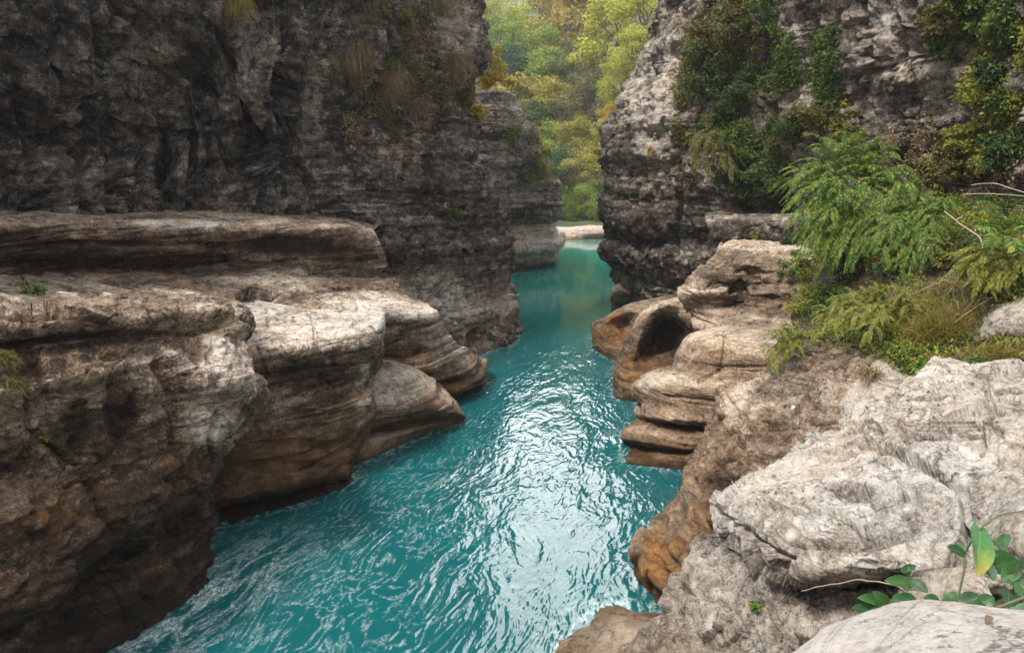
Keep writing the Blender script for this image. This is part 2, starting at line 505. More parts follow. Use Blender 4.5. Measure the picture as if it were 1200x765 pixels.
    nb, n0 = len(ring), M * N
    a = np.arange(nb); b = (a + 1) % nb
    q2 = np.stack([ring[a], n0 + a, n0 + b, ring[b]], 1)
    t2 = np.stack([n0 + a, np.full(nb, n0 + nb), n0 + b], 1)
    if flip is False:
        pass
    F = [q, q2, t2]
    if not flip:
        F = [f[:, ::-1] for f in F]
    tt = np.concatenate([tone, tone[ring], [0.4]])
    base = np.array([V[:, 0].mean(), V[:, 1].mean(), VV[:, 2].min()])
    o = mesh_np(name, VV - base, F, mat, attr={'tone': tt, 'ochre': np.concatenate([ochre, ochre[ring], [0]])})
    o.location = base
    tag(o, label, cat, group)
    return o

def on_surface(key, px, py):
    """Front-most point of a rock seen at a photograph pixel, with its normal."""
    P, Nn = SURF[key]
    if key not in _PROJ:
        _PROJ[key] = project(P)
    x, y, d = _PROJ[key]
    r = (x - px) ** 2 + (y - py) ** 2
    lim = max(9.0, r.min() * 1.3)
    c = np.where(r <= lim)[0]
    j = c[np.argmin(d[c])]
    return P[j], Nn[j]
_PROJ = {}

# ------------------------------------------------------------------ left side of the gorge
def from_left(py, Y):
    """The cliff carried on towards the viewer at the same height, out of the picture."""
    z = at(-260, py, Y)[2]
    a, b, c = project(np.array([[-13.2, 6.5, z]]))
    return (float(a[0]), float(b[0]), 6.5)

rock('L1', 'cliff', M_DARKCLIFF, [
    [from_left(-520, 15), (-260, -520, 15), (-60, -520, 18.5), (60, -520, 20.5), (160, -520, 22), (240, -520, 23.5), (320, -520, 25), (400, -520, 26.5), (470, -520, 28)],
    [from_left(-200, 13.2), (-260, -200, 13.2), (-60, -200, 16.8), (60, -200, 18.6), (160, -200, 20.2), (240, -200, 22), (320, -200, 24), (400, -200, 25.6), (470, -200, 27)],
    [from_left(-60, 12.9), (-260, -60, 12.9), (-60, -60, 16.2), (60, -60, 18), (160, -60, 19.8), (240, -60, 21.3), (320, -60, 23.3), (395, -60, 25), (470, -60, 26.8)],
    [from_left(20, 12.9), (-260, 20, 12.9), (-60, 20, 16), (60, 20, 17.8), (160, 20, 19.4), (250, 20, 21), (300, 20, 23.6), (390, 20, 25.2), (470, 20, 27.2)],
    [from_left(80, 13), (-260, 80, 13), (-60, 80, 16), (60, 80, 18.1), (160, 80, 19.6), (235, 80, 22.4), (285, 75, 22.2), (360, 80, 24.8), (470, 80, 27.6)],
    [from_left(130, 13.4), (-260, 130, 13.4), (-60, 130, 16.5), (60, 130, 18.6), (150, 130, 20.9), (225, 130, 22.6), (275, 125, 22), (350, 130, 25.6), (470, 130, 27.8)],
    [from_left(165, 13.2), (-260, 165, 13.2), (-60, 165, 16.4), (60, 165, 19.3), (150, 165, 21.3), (225, 165, 22.4), (268, 165, 22.8), (310, 170, 26), (400, 165, 27.2), (470, 165, 28)],
    [from_left(205, 13), (-260, 205, 13), (-60, 205, 16.2), (60, 205, 18.9), (150, 205, 20.8), (225, 205, 22), (275, 210, 23), (320, 205, 25.4), (400, 205, 26.8), (470, 205, 27.8)],
    [from_left(240, 12.9), (-260, 240, 12.9), (-60, 240, 16.1), (60, 240, 18.6), (150, 240, 20.6), (225, 240, 21.8), (280, 240, 23), (340, 238, 24.4), (400, 240, 26), (470, 240, 27.4)],
    [from_left(275, 12.9), (-260, 275, 12.9), (-60, 275, 16.1), (60, 275, 18.5), (150, 275, 20.5), (225, 275, 21.8), (280, 275, 22.9), (340, 275, 24.3), (400, 275, 25.8), (470, 275, 27.2)],
], 'tall dark fissured cliff standing on the long flat rock terrace', 'cliff', 560, 460,
    tones=[.46, .46, .46, .44, .42, .41, .40, .48, .52, .44], strata=0.14, strata_f=0.8, rough=0.62, rough_f=0.55, fine=0.07, fissure=0.5, blocks=0.22, block_f=(0.55, 0.55, 0.4), facet=0.30, facet_f=0.6,
    dents=[(302, 186, 13, 34, 1.4), (196, 196, 14, 34, 1.0), (120, 150, 30, 12, .6), (60, 205, 30, 10, .5), (240, 120, 14, 40, .7), (30, 60, 40, 20, .7), (330, 110, 12, 40, .7)], spots=[(284, 70, 9, 62, .34), (303, 120, 7, 55, .3), (322, 95, 7, 62, .3), (262, 130, 10, 40, .2), (88, 150, 8, 40, .2), (175, 60, 30, 18, .2), (30, 190, 40, 16, .18), (290, 180, 12, 40, -.25), (195, 195, 16, 40, -.25), (150, 80, 50, 30, .1), (110, 200, 60, 20, .14), (215, 205, 14, 20, .25), (60, 100, 40, 30, .1), (320, 60, 14, 60, .12), (235, 60, 20, 60, -.2)], beds=0.1, bed_f=1.0, cracks=[([(128, 140), (132, 255)], 6, .6), ([(200, 150), (203, 255)], 7, .8), ([(226, 160), (222, 255)], 5, .5), ([(262, 40), (285, 120), (300, 160), (312, 215), (306, 255)], 7, .8), ([(165, 185), (158, 255)], 5, .5), ([(92, 170), (100, 255)], 5, .45), ([(20, 40), (26, 140), (50, 255)], 7, .7), ([(335, 0), (338, 110), (352, 200)], 7, .6), ([(110, 0), (118, 90)], 7, .6), ([(0, 150), (60, 165), (130, 150), (225, 160)], 7, .5), ([(250, 190), (262, 255)], 4, .5)], back=(-9, 5, 0), down=0.6)

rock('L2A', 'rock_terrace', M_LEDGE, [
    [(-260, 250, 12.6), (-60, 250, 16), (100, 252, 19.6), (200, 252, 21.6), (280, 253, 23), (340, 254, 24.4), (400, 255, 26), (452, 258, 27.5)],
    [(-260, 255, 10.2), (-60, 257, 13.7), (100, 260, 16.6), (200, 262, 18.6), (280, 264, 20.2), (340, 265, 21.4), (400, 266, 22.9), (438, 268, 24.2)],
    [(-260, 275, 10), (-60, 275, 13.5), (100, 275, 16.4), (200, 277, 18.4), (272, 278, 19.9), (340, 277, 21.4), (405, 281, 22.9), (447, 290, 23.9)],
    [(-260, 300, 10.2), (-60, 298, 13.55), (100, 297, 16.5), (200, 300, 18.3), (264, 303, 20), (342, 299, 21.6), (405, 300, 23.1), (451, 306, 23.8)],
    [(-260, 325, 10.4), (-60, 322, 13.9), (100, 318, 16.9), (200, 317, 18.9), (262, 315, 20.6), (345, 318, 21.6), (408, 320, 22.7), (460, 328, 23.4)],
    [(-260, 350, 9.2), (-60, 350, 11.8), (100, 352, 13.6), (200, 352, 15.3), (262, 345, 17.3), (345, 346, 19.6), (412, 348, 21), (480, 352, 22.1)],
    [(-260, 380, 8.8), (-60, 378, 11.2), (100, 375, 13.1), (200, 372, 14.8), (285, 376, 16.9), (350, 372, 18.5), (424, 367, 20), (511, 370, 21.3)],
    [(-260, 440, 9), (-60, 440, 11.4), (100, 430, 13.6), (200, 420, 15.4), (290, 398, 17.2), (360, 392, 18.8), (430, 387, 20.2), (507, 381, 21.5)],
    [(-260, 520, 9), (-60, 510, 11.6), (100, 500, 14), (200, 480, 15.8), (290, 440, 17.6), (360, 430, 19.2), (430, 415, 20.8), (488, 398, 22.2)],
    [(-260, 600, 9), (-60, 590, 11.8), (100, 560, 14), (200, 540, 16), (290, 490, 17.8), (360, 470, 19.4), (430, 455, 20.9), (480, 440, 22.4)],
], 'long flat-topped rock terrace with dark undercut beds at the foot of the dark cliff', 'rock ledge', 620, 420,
    tones=[.55, .66, .42, .30, .46, .55, .86, .6, .35, .3], strata=0.10, strata_f=2.2, rough=0.12, rough_f=0.6, fine=0.03, dents=[(298, 354, 21, 17, 1.6), (335, 286, 60, 9, .18), (440, 322, 40, 4, .2)], spots=[(335, 286, 58, 13, -.34), (120, 305, 150, 12, -.12), (300, 352, 22, 18, -.35), (330, 330, 50, 16, .18), (420, 350, 60, 12, .2), (210, 262, 60, 5, .25), (40, 300, 70, 30, -.2)], facet=.05, facet_f=.7, beds=0.10, bed_f=2.6, blocks=.05, block_f=(.35,.35,1.2), cracks=[([(0, 290), (120, 284), (262, 288)], 4, .18), ([(0, 312), (130, 306), (264, 302)], 4, .2), ([(350, 322), (400, 314), (456, 318)], 3, .12), ([(360, 306), (445, 302)], 3, .12), ([(390, 340), (470, 336)], 3, .1)], back=(-4, 4, 0), down=0.5)  # low tones and spots paint shade into the recessed band and the hole

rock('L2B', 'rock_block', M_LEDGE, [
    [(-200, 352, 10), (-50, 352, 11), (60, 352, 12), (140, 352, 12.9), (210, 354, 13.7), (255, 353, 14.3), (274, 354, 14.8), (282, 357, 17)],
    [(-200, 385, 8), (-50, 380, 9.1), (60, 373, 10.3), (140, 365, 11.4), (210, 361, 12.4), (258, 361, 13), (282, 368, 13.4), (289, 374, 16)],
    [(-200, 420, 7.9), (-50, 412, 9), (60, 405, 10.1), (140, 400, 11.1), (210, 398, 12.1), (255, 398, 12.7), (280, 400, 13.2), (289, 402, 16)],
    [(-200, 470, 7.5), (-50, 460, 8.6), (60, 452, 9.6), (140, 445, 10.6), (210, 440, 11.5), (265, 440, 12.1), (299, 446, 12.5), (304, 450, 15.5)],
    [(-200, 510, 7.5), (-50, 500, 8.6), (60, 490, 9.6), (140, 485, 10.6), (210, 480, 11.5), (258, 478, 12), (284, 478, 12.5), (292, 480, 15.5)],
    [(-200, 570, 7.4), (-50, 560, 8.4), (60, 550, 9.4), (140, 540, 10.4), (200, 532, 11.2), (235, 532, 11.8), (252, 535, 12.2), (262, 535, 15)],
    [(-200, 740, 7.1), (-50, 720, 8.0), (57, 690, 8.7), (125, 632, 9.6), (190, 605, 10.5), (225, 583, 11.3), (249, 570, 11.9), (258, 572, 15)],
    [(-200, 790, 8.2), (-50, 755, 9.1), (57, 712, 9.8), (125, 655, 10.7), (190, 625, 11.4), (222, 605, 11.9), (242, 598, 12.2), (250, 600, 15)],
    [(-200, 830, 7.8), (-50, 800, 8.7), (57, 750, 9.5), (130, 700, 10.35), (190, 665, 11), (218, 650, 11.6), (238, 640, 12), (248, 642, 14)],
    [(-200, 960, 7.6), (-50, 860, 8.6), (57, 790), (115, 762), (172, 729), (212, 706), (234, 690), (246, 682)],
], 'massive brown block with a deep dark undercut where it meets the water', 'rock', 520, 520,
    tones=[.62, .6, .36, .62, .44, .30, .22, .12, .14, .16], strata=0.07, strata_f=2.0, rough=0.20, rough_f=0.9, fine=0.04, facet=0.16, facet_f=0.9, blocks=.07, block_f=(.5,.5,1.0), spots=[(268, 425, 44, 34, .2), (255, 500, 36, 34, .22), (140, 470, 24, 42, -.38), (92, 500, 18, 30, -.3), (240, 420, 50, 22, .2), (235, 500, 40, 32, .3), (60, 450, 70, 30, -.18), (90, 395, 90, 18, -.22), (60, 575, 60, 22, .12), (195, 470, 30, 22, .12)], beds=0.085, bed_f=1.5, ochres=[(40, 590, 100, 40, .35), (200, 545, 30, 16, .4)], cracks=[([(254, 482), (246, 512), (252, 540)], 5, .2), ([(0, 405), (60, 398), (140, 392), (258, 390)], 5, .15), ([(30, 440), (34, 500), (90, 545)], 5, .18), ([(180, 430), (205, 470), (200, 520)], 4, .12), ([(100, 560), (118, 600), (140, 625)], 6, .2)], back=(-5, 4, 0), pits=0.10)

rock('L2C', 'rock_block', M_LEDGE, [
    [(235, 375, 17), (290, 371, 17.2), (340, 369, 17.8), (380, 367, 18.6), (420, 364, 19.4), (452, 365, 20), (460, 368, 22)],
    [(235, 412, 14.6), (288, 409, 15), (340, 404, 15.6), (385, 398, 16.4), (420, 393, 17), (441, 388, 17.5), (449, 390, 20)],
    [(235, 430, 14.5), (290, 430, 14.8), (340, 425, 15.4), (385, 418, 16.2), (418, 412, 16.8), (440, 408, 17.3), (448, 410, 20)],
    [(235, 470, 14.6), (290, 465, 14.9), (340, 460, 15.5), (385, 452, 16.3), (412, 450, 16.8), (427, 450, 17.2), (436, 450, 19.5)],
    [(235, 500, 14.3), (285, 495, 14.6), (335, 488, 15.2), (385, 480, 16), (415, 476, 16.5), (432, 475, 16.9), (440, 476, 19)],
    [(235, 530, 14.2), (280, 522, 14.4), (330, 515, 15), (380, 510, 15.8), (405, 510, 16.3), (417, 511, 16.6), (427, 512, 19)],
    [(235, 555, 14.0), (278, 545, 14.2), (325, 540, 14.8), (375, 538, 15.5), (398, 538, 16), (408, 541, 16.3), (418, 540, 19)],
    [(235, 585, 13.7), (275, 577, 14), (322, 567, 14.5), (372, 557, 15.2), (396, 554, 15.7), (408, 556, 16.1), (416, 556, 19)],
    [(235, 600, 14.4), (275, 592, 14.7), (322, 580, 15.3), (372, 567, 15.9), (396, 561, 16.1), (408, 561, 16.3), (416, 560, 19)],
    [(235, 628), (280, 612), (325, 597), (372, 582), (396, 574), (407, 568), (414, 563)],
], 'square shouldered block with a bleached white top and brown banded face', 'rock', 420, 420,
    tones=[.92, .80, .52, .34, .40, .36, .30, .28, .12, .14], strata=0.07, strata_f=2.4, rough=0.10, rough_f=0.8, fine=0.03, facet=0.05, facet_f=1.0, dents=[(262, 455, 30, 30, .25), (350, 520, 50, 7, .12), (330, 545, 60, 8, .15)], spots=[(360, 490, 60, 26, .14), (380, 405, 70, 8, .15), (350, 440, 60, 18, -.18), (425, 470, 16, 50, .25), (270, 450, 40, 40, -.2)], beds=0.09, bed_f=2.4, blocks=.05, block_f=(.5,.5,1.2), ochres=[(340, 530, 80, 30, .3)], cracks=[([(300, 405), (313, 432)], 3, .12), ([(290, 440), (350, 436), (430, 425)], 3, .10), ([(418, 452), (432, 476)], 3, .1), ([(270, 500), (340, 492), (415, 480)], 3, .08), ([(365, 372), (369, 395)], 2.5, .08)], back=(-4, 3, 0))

rock('L2D', 'rock', M_LEDGE, [
    [(425, 388, 21.2), (470, 386, 21.5), (505, 376, 21.9), (532, 398, 22.6), (556, 414, 23.4), (567, 423, 25)],
    [(425, 415, 20.6), (470, 412, 20.8), (500, 410, 21.2), (530, 418, 22), (554, 424, 22.8), (567, 429, 24.5)],
    [(425, 435, 20.2), (470, 432, 20.4), (500, 432, 20.8), (530, 436, 21.7), (556, 438, 22.6), (569, 439, 24.4)],
    [(425, 455, 20.4), (470, 450, 20.7), (505, 447, 21.3), (535, 447, 22.1), (560, 446, 23), (569, 444, 24.2)],
    [(425, 465, 20.2), (470, 461, 20.5), (505, 458, 21.1), (538, 455, 22), (563, 450, 23), (571, 446, 24.2)],
    [(430, 484), (470, 480), (510, 474), (540, 466), (563, 456), (571, 447)],
], 'wedge of banded brown rock tapering to a low tip in the river', 'rock', 360, 260,
    tones=[.7, .62, .55, .36, .5, .4], strata=0.08, strata_f=3.0, rough=0.08, rough_f=0.8, fine=0.02, dents=[(465, 405, 34, 13, .5)], spots=[(465, 408, 40, 14, -.35), (500, 380, 16, 6, .25)], beds=0.07, bed_f=3.0, back=(-3, 3, 0))

rock('L2E', 'rock', M_LEDGE, [
    [(400, 440, 19.4), (440, 432, 19.8), (471, 428, 19.8), (492, 434, 20.2), (506, 446, 20.8), (511, 450, 22.4)],
    [(400, 455, 18.6), (440, 448, 18.8), (470, 441, 18.9), (495, 446, 19.3), (511, 456, 20), (519, 460, 21.5)],
    [(400, 475, 18.2), (440, 468, 18.3), (470, 461, 18.5), (500, 464, 19), (523, 470, 19.7), (534, 474, 21)],
    [(400, 495, 18.0), (440, 490, 18.1), (475, 482, 18.3), (505, 479, 18.9), (530, 482, 19.5), (543, 487, 20.3)],
    [(400, 512, 18.4), (440, 505, 18.6), (475, 497, 19), (505, 492, 19.5), (530, 491, 19.9), (543, 492, 20.4)],
    [(400, 523, 17.7), (440, 516, 17.9), (475, 507, 18.5), (500, 500, 19.1), (525, 496, 19.8), (541, 494, 20.3)],
    [(405, 548), (440, 533), (475, 518), (505, 506), (530, 498), (543, 494)],
], 'smooth rounded pale rock lobe between the bleached block and the tapering wedge', 'rock', 320, 260,
    tones=[.82, .88, .78, .6, .3, .58, .4], strata=0.07, strata_f=2.6, rough=0.07, rough_f=0.9, fine=0.02, beds=0.06, bed_f=2.6, back=(-3, 3, 0))

def buttress_row(xs, ys, Ys, tone=None):
    return [(x, y, Y) if tone is None else (x, y, Y, tone) for x, y, Y in zip(xs, ys, Ys)]

rock('L3', 'cliff', M_GREYCLIFF, [
    [(340, -480, 26), (400, -480, 27.5), (440, -480, 29), (480, -480, 30.5), (515, -480, 32), (545, -480, 33.5), (552, -480, 38)],
    [(340, -200, 25.4), (410, -200, 27), (450, -200, 28.6), (490, -200, 30.2), (525, -200, 31.4), (555, -200, 33), (560, -200, 37)],
    [(355, 0, 25.4), (420, 0, 27), (465, 0, 28.5), (500, 0, 30), (528, 0, 31, 1.0), (558, 0, 32.5, .7), (562, 0, 36)],
    [(355, 55, 25.2), (420, 55, 26.7), (465, 55, 28.2), (500, 55, 29.7), (535, 55, 31, .9), (564, 57, 32.3, .5), (568, 57, 36)],
    [(355, 95, 25.2), (415, 95, 26.5), (460, 95, 27.8), (495, 95, 29.3), (525, 92, 30.6), (549, 90, 32), (553, 92, 36)],
    [(360, 150, 25.4), (415, 148, 26.4), (455, 146, 27.4), (490, 146, 28.6), (520, 146, 30), (547, 145, 31.5), (552, 145, 36)],
    [(365, 190, 25.6), (420, 190, 26.4), (455, 190, 27.2), (490, 190, 28.4), (525, 190, 29.8), (556, 190, 31.2), (561, 190, 36)],
    [(375, 243, 25.8), (430, 243, 26.3), (465, 243, 27), (505, 243, 28.2), (545, 243, 29.7), (584, 243, 31.2), (590, 243, 36)],
    [(390, 275, 26), (435, 275, 26.4), (470, 275, 26.9), (510, 275, 28.1), (550, 275, 29.6), (588, 275, 31.4), (593, 275, 36)],
    [(405, 296, 26), (440, 296, 26.3), (472, 295, 26.8), (512, 294, 28), (552, 293, 29.5), (591, 294, 31.3), (596, 294, 36)],
    [(405, 308, 27), (440, 308, 27.2), (475, 307, 27.8), (515, 306, 29), (555, 306, 30.4), (592, 308, 32), (597, 308, 36)],
    [(415, 343, 27), (450, 342, 27.2), (480, 341, 27.6), (520, 340, 28.8), (556, 340, 30.2), (591, 348, 31.8), (598, 348, 36)],
    [(425, 362, 26.4), (455, 361, 26.6), (485, 360, 27), (522, 359, 28.2), (558, 359, 29.6), (600, 364, 31.5), (609, 366, 35)],
    [(435, 395, 26.2), (465, 395, 26.3), (495, 394, 26.7), (530, 391, 27.9), (564, 387, 29.3), (600, 380, 31.2), (611, 378, 34)],
    [(450, 432), (480, 429), (510, 425), (545, 420), (570, 415), (598, 400), (609, 388)],
], 'tall grey buttress with an overhanging layered foot, beyond the terrace', 'cliff', 480, 640,
    tones=[.5, .5, .52, .5, .48, .46, .45, .45, .45, .47, .44, .74, .82, .68, .36], strata=0.17, strata_f=1.5, rough=0.32, rough_f=0.6, fine=0.06, fissure=0.10,
    blocks=0.14, block_f=(0.6, 0.6, 1.0), facet=0.22, facet_f=0.6, spots=[(530, 352, 60, 22, .18), (590, 325, 16, 30, .1), (480, 320, 40, 10, .1), (470, 190, 40, 30, .1), (480, 220, 60, 30, -.12), (400, 130, 22, 70, -.3), (520, 230, 50, 30, -.1)], beds=0.16, bed_f=1.3, ochres=[(602, 372, 8, 14, .8)], cracks=[([(456, 298), (450, 345), (462, 395)], 4, .25), ([(545, 294), (548, 345)], 4, .3), ([(500, 306), (506, 360)], 4, .2), ([(470, 100), (478, 180), (470, 240)], 5, .25), ([(520, 130), (512, 200)], 5, .25), ([(420, 270), (500, 266), (585, 268)], 4, .25), ([(430, 222), (520, 226), (580, 238)], 4, .2), ([(490, 348), (520, 372), (560, 384)], 3, .2)], back=(-7, 6, 0))

rock('L4', 'cliff', M_GREYCLIFF, [
    [(520, 72, 47), (545, 85, 47.5), (568, 98, 48), (585, 106, 48.7), (596, 112, 49.5), (600, 115, 54)],
    [(520, 130, 46), (547, 130, 46.5), (572, 130, 47), (588, 130, 47.8), (601, 130, 48.8), (605, 130, 53)],
    [(520, 160, 45.6), (550, 160, 46), (578, 160, 46.7), (600, 160, 47.5), (620, 158, 48.6), (624, 158, 53)],
    [(525, 190, 45.5), (557, 190, 46), (585, 190, 46.7), (610, 190, 47.5), (631, 190, 48.6), (635, 190, 53)],
    [(530, 215, 45.3), (565, 215, 46), (595, 215, 46.8), (622, 215, 47.8), (646, 214, 49), (650, 214, 53)],
    [(535, 235, 45.2), (570, 235, 46), (601, 235, 46.8), (630, 235, 47.8), (655, 233, 49), (659, 234, 53)],
    [(540, 250, 45.6), (572, 250, 46.4), (602, 250, 47.3), (630, 250, 48.3), (653, 247, 49.4), (657, 248, 53)],
    [(540, 261, 46.7), (572, 261, 47.7), (600, 261, 48.6), (625, 261, 49.4), (642, 261, 50.2), (648, 262, 54)],
    [(540, 278, 46.2), (575, 279, 47.2), (603, 279, 48), (628, 276, 49), (650, 277, 50.2), (655, 278, 54)],
    [(540, 291, 46), (575, 291, 47), (603, 291, 47.8), (628, 289, 48.9), (649, 290, 50.4), (654, 290, 54)],
    [(540, 299, 46.8), (575, 299, 47.8), (603, 299, 48.7), (628, 298, 49.8), (648, 299, 51), (653, 299, 54)],
    [(545, 322), (573, 319), (597, 316), (622, 314), (647, 311), (652, 306)],
], 'far stepped cliff descending to pale ledges at the pool', 'cliff', 320, 420, dY=2.3,
    tones=[.55, .55, .52, .5, .46, .46, .42, .66, .8, .76, .7, .45], strata=0.30, strata_f=1.3, rough=0.40, rough_f=0.45, fine=0.08, blocks=0.10, block_f=(0.5, 0.5, 0.9), beds=0.22, bed_f=1.0, spots=[(620, 293, 50, 16, .25), (600, 200, 40, 60, .08)], back=(-8, 8, 0))

rock('BS', 'rock_bar', M_PALE, [
    [(625, 272, 75), (645, 266, 75), (668, 266, 75.5), (690, 264, 75.5), (712, 264, 75.5), (740, 264, 75)],
    [(625, 273, 73), (645, 268, 73), (668, 269, 73), (690, 267, 73), (712, 266, 73), (740, 266, 73)],
    [(625, 276, 72.4), (645, 274, 72.4), (668, 275, 72.4), (690, 274, 72.4), (712, 273, 72.4), (740, 273, 72.4)],
    [(625, 281), (645, 281), (668, 281), (690, 280), (712, 280), (740, 280)],
], 'low pale bar of bare rock at the far end of the pool', 'rock', 220, 90,
    tones=[.9, .9, .75, .55], strata=0.10, strata_f=1.6, rough=0.22, rough_f=0.6, fine=0.04, back=(0, 4, -0.5))

# ------------------------------------------------------------------ right side of the gorge
def right_row(py, e, dE, Ys=None):
    f = lambda x, w: e + (x - e) * w
    Y0 = [37, 34.3, 32, 29.6, 27.2, 25, 22, 19, 15.5]
    xs = [e, f(800, .45), f(815, .85), 850, 900, 960, 1050, 1150, 1300]
    dd = [dE, dE * .8, dE * .5, 0, 0, 0, 0, 0, 0]
    if Ys:
        dd = [a + b for a, b in zip(dd, Ys)]
    return [(e + 5, py, 42)] + [(x, py, y + k) for x, y, k in zip(xs, Y0, dd)]

rock('R1', 'cliff', M_GREYCLIFF, [
    right_row(-480, 800, 2.5, [0, 0, .5, 1, 1, 1, 1, 1, 1]),
    right_row(-160, 785, 1.4, [0, 0, .3, .6, .6, .3, .2, 0, 0]),
    right_row(0, 772, .6, [0, 0, 0, .8, .9, 0, -.2, .3, .2]),
    right_row(38, 765, .4, [0, 0, 0, .8, 1, 0, -.3, .3, .2]),
    right_row(72, 750, 0, [0, 0, -.3, .6, 1, .1, -.3, .2, .2]),
    right_row(92, 742, 0, [0, 0, -.4, .4, .9, .4, 0, .2, .2]),
    right_row(112, 724, -.2, [0, 0, -.4, .2, .8, .5, .3, .2, .1]),
    right_row(136, 717, -.3, [0, 0, -.3, 0, .7, .3, .5, .3, 0]),
    right_row(160, 708, -.3, [0, 0, -.2, 0, .5, .2, .4, .3, 0]),
    right_row(190, 707, 0, [0, 0, 0, 0, .3, .1, .1, .1, 0]),
    right_row(212, 712, .2, [0, 0, 0, .2, .3, 0, 0, 0, 0]),
    right_row(235, 707, 0, [0, .1, 0, .4, .6, .4, 0, 0, 0]),
    right_row(250, 706, -.3, [0, 0, 0, .5, .8, .8, 0, 0, 0]),
    right_row(268, 708, -.2, [0, 0, 0, .6, .9, .9, 0, 0, 0]),
    right_row(279, 714, .5, [0, .4, .3, .5, .5, .5, 0, 0, 0]),
    right_row(293, 705, -.1, [0, 0, 0, .3, .3, .3, 0, 0, 0]),
    right_row(305, 707, -.1, [0, 0, 0, .3, .3, .3, 0, 0, 0]),
    right_row(316, 716, .3),
    right_row(330, 727, .6),
    right_row(343, 734, .8),
    right_row(360, 742, .8),
], 'high pale-spotted cliff of the right bank with shrubs growing on it', 'cliff', 760, 560,
    tones=[.5, .5, .52, .54, .58, .60, .60, .58, .54, .48, .42, .36, .32, .30, .30, .36, .36, .34, .42, .52, .5], strata=0.16, strata_f=1.3, rough=0.28, rough_f=0.6, fine=0.06,
    fissure=0.16, blocks=0.12, block_f=(0.55, 0.55, 0.7), facet=0.22, facet_f=0.6, spots=[(1042, 76, 44, 3.5, .7), (962, 140, 30, 4, .5), (1040, 20, 7, 14, .5), (765, 110, 40, 60, .2), (800, 30, 26, 50, .12), (1000, 30, 60, 40, .15), (1010, 82, 40, 12, .2), (960, 60, 14, 40, .2), (760, 200, 40, 40, .05), (850, 110, 40, 80, -.2), (1060, 160, 60, 40, -.1)], beds=0.14, bed_f=1.2, cracks=[([(956, -20), (952, 60), (958, 130)], 6, .35), ([(895, 40), (908, 110), (900, 180)], 6, .35), ([(1010, 0), (1018, 60), (1012, 110)], 5, .3), ([(790, 150), (797, 235), (790, 300)], 5, .3), ([(745, 230), (752, 300)], 4, .25), ([(920, 98), (1000, 92), (1090, 66)], 4, .2), ([(1060, 60), (1075, 130), (1060, 190)], 5, .3)], east=(4.0, -8, 0), back=(7, 4, 0), down=1.0)

rock('R1B', 'rock_step', M_GREYCLIFF, [
    [(826, 254, 28.5), (862, 254, 27), (902, 254, 26.2), (947, 255, 25.2), (990, 256, 24.4)],
    [(827, 257, 26.6), (862, 257, 25.6), (902, 257, 24.8), (947, 259, 23.9), (990, 261, 23.2)],
    [(829, 264, 26.2), (862, 265, 25.4), (902, 266, 24.6), (947, 268, 23.7), (990, 272, 23)],
    [(834, 276, 26.2), (864, 277, 25.3), (902, 278, 24.7), (947, 280, 23.9), (990, 284, 23.1)],
    [(840, 286, 26.6), (866, 288, 25.6), (904, 289, 25), (947, 291, 24.1), (990, 296, 23.3)],
    [(845, 310, 26.8), (868, 312, 25.8), (906, 314, 25), (947, 316, 24.2), (990, 320, 23.4)],
], 'low dark step of rock with pale lichen spots above the scooped lumps', 'rock ledge', 260, 140,
    tones=[.62, .6, .34, .3, .3, .3], strata=0.08, rough=0.22, rough_f=0.9, fine=0.04, blocks=0.10, block_f=(.9, .9, 1.1), beds=0.08, bed_f=1.6, back=(2, 3, 0), down=0.8)

rock('R2U', 'rock_pile', M_STACK, [
    [(846, 290, 26.2), (860, 285, 25.7), (893, 284, 25.2), (932, 286, 24.5), (977, 290, 23.8), (1012, 292, 23.2)],
    [(836, 300, 24.6), (852, 292, 23.9), (887, 291, 23.1), (925, 293, 22.5), (965, 299, 21.9), (1005, 304, 21.2)],
    [(822, 313, 23.7), (845, 311, 22.9), (876, 310, 22.1), (912, 316, 21.9), (955, 316, 21.2), (1000, 324, 20.5)],
    [(805, 333, 23.3), (826, 328, 22.3), (862, 334, 22.5), (903, 334, 21.8), (948, 332, 20.7), (990, 344, 20.2)],
    [(798, 344, 23.0), (822, 342, 22.0), (860, 346, 22.2), (902, 344, 21.4), (944, 348, 20.5), (985, 365, 19.9)],
    [(800, 354, 23.0), (826, 356, 22.4), (858, 358, 22.4), (898, 362, 21.4), (934, 368, 20.4), (972, 385, 19.6)],
    [(806, 366, 23.2), (832, 378, 21.8), (858, 370, 21.4), (894, 374, 20.8), (925, 384, 20.1), (955, 400, 19.3)],
    [(815, 385, 22.7), (831, 390, 21.3), (862, 388, 20.6), (895, 390, 20.3), (920, 398, 19.8), (945, 415, 19.1)],
    [(822, 402, 22.4), (842, 404, 21.4), (868, 404, 20.9), (898, 406, 20.5), (922, 412, 20), (945, 430, 19.3)],
], 'pile of smooth scooped rock lumps with a bleached shelf on top', 'rock', 360, 320,
    tones=[.85, .72, .5, .44, .58, .5, .72, .6, .3], strata=0.07, strata_f=2.0, rough=0.22, rough_f=0.9, fine=0.03, pits=0.22, dents=[(878, 322, 20, 8, .26), (866, 342, 11, 15, .35), (912, 348, 22, 5, .2)], spots=[(870, 340, 16, 16, -.2), (912, 349, 26, 7, -.25), (822, 335, 14, 10, .2), (895, 290, 50, 6, .2)], facet=.06, facet_f=1.1, beds=0.09, bed_f=2.4, back=(3, 3, 0), down=1.5)

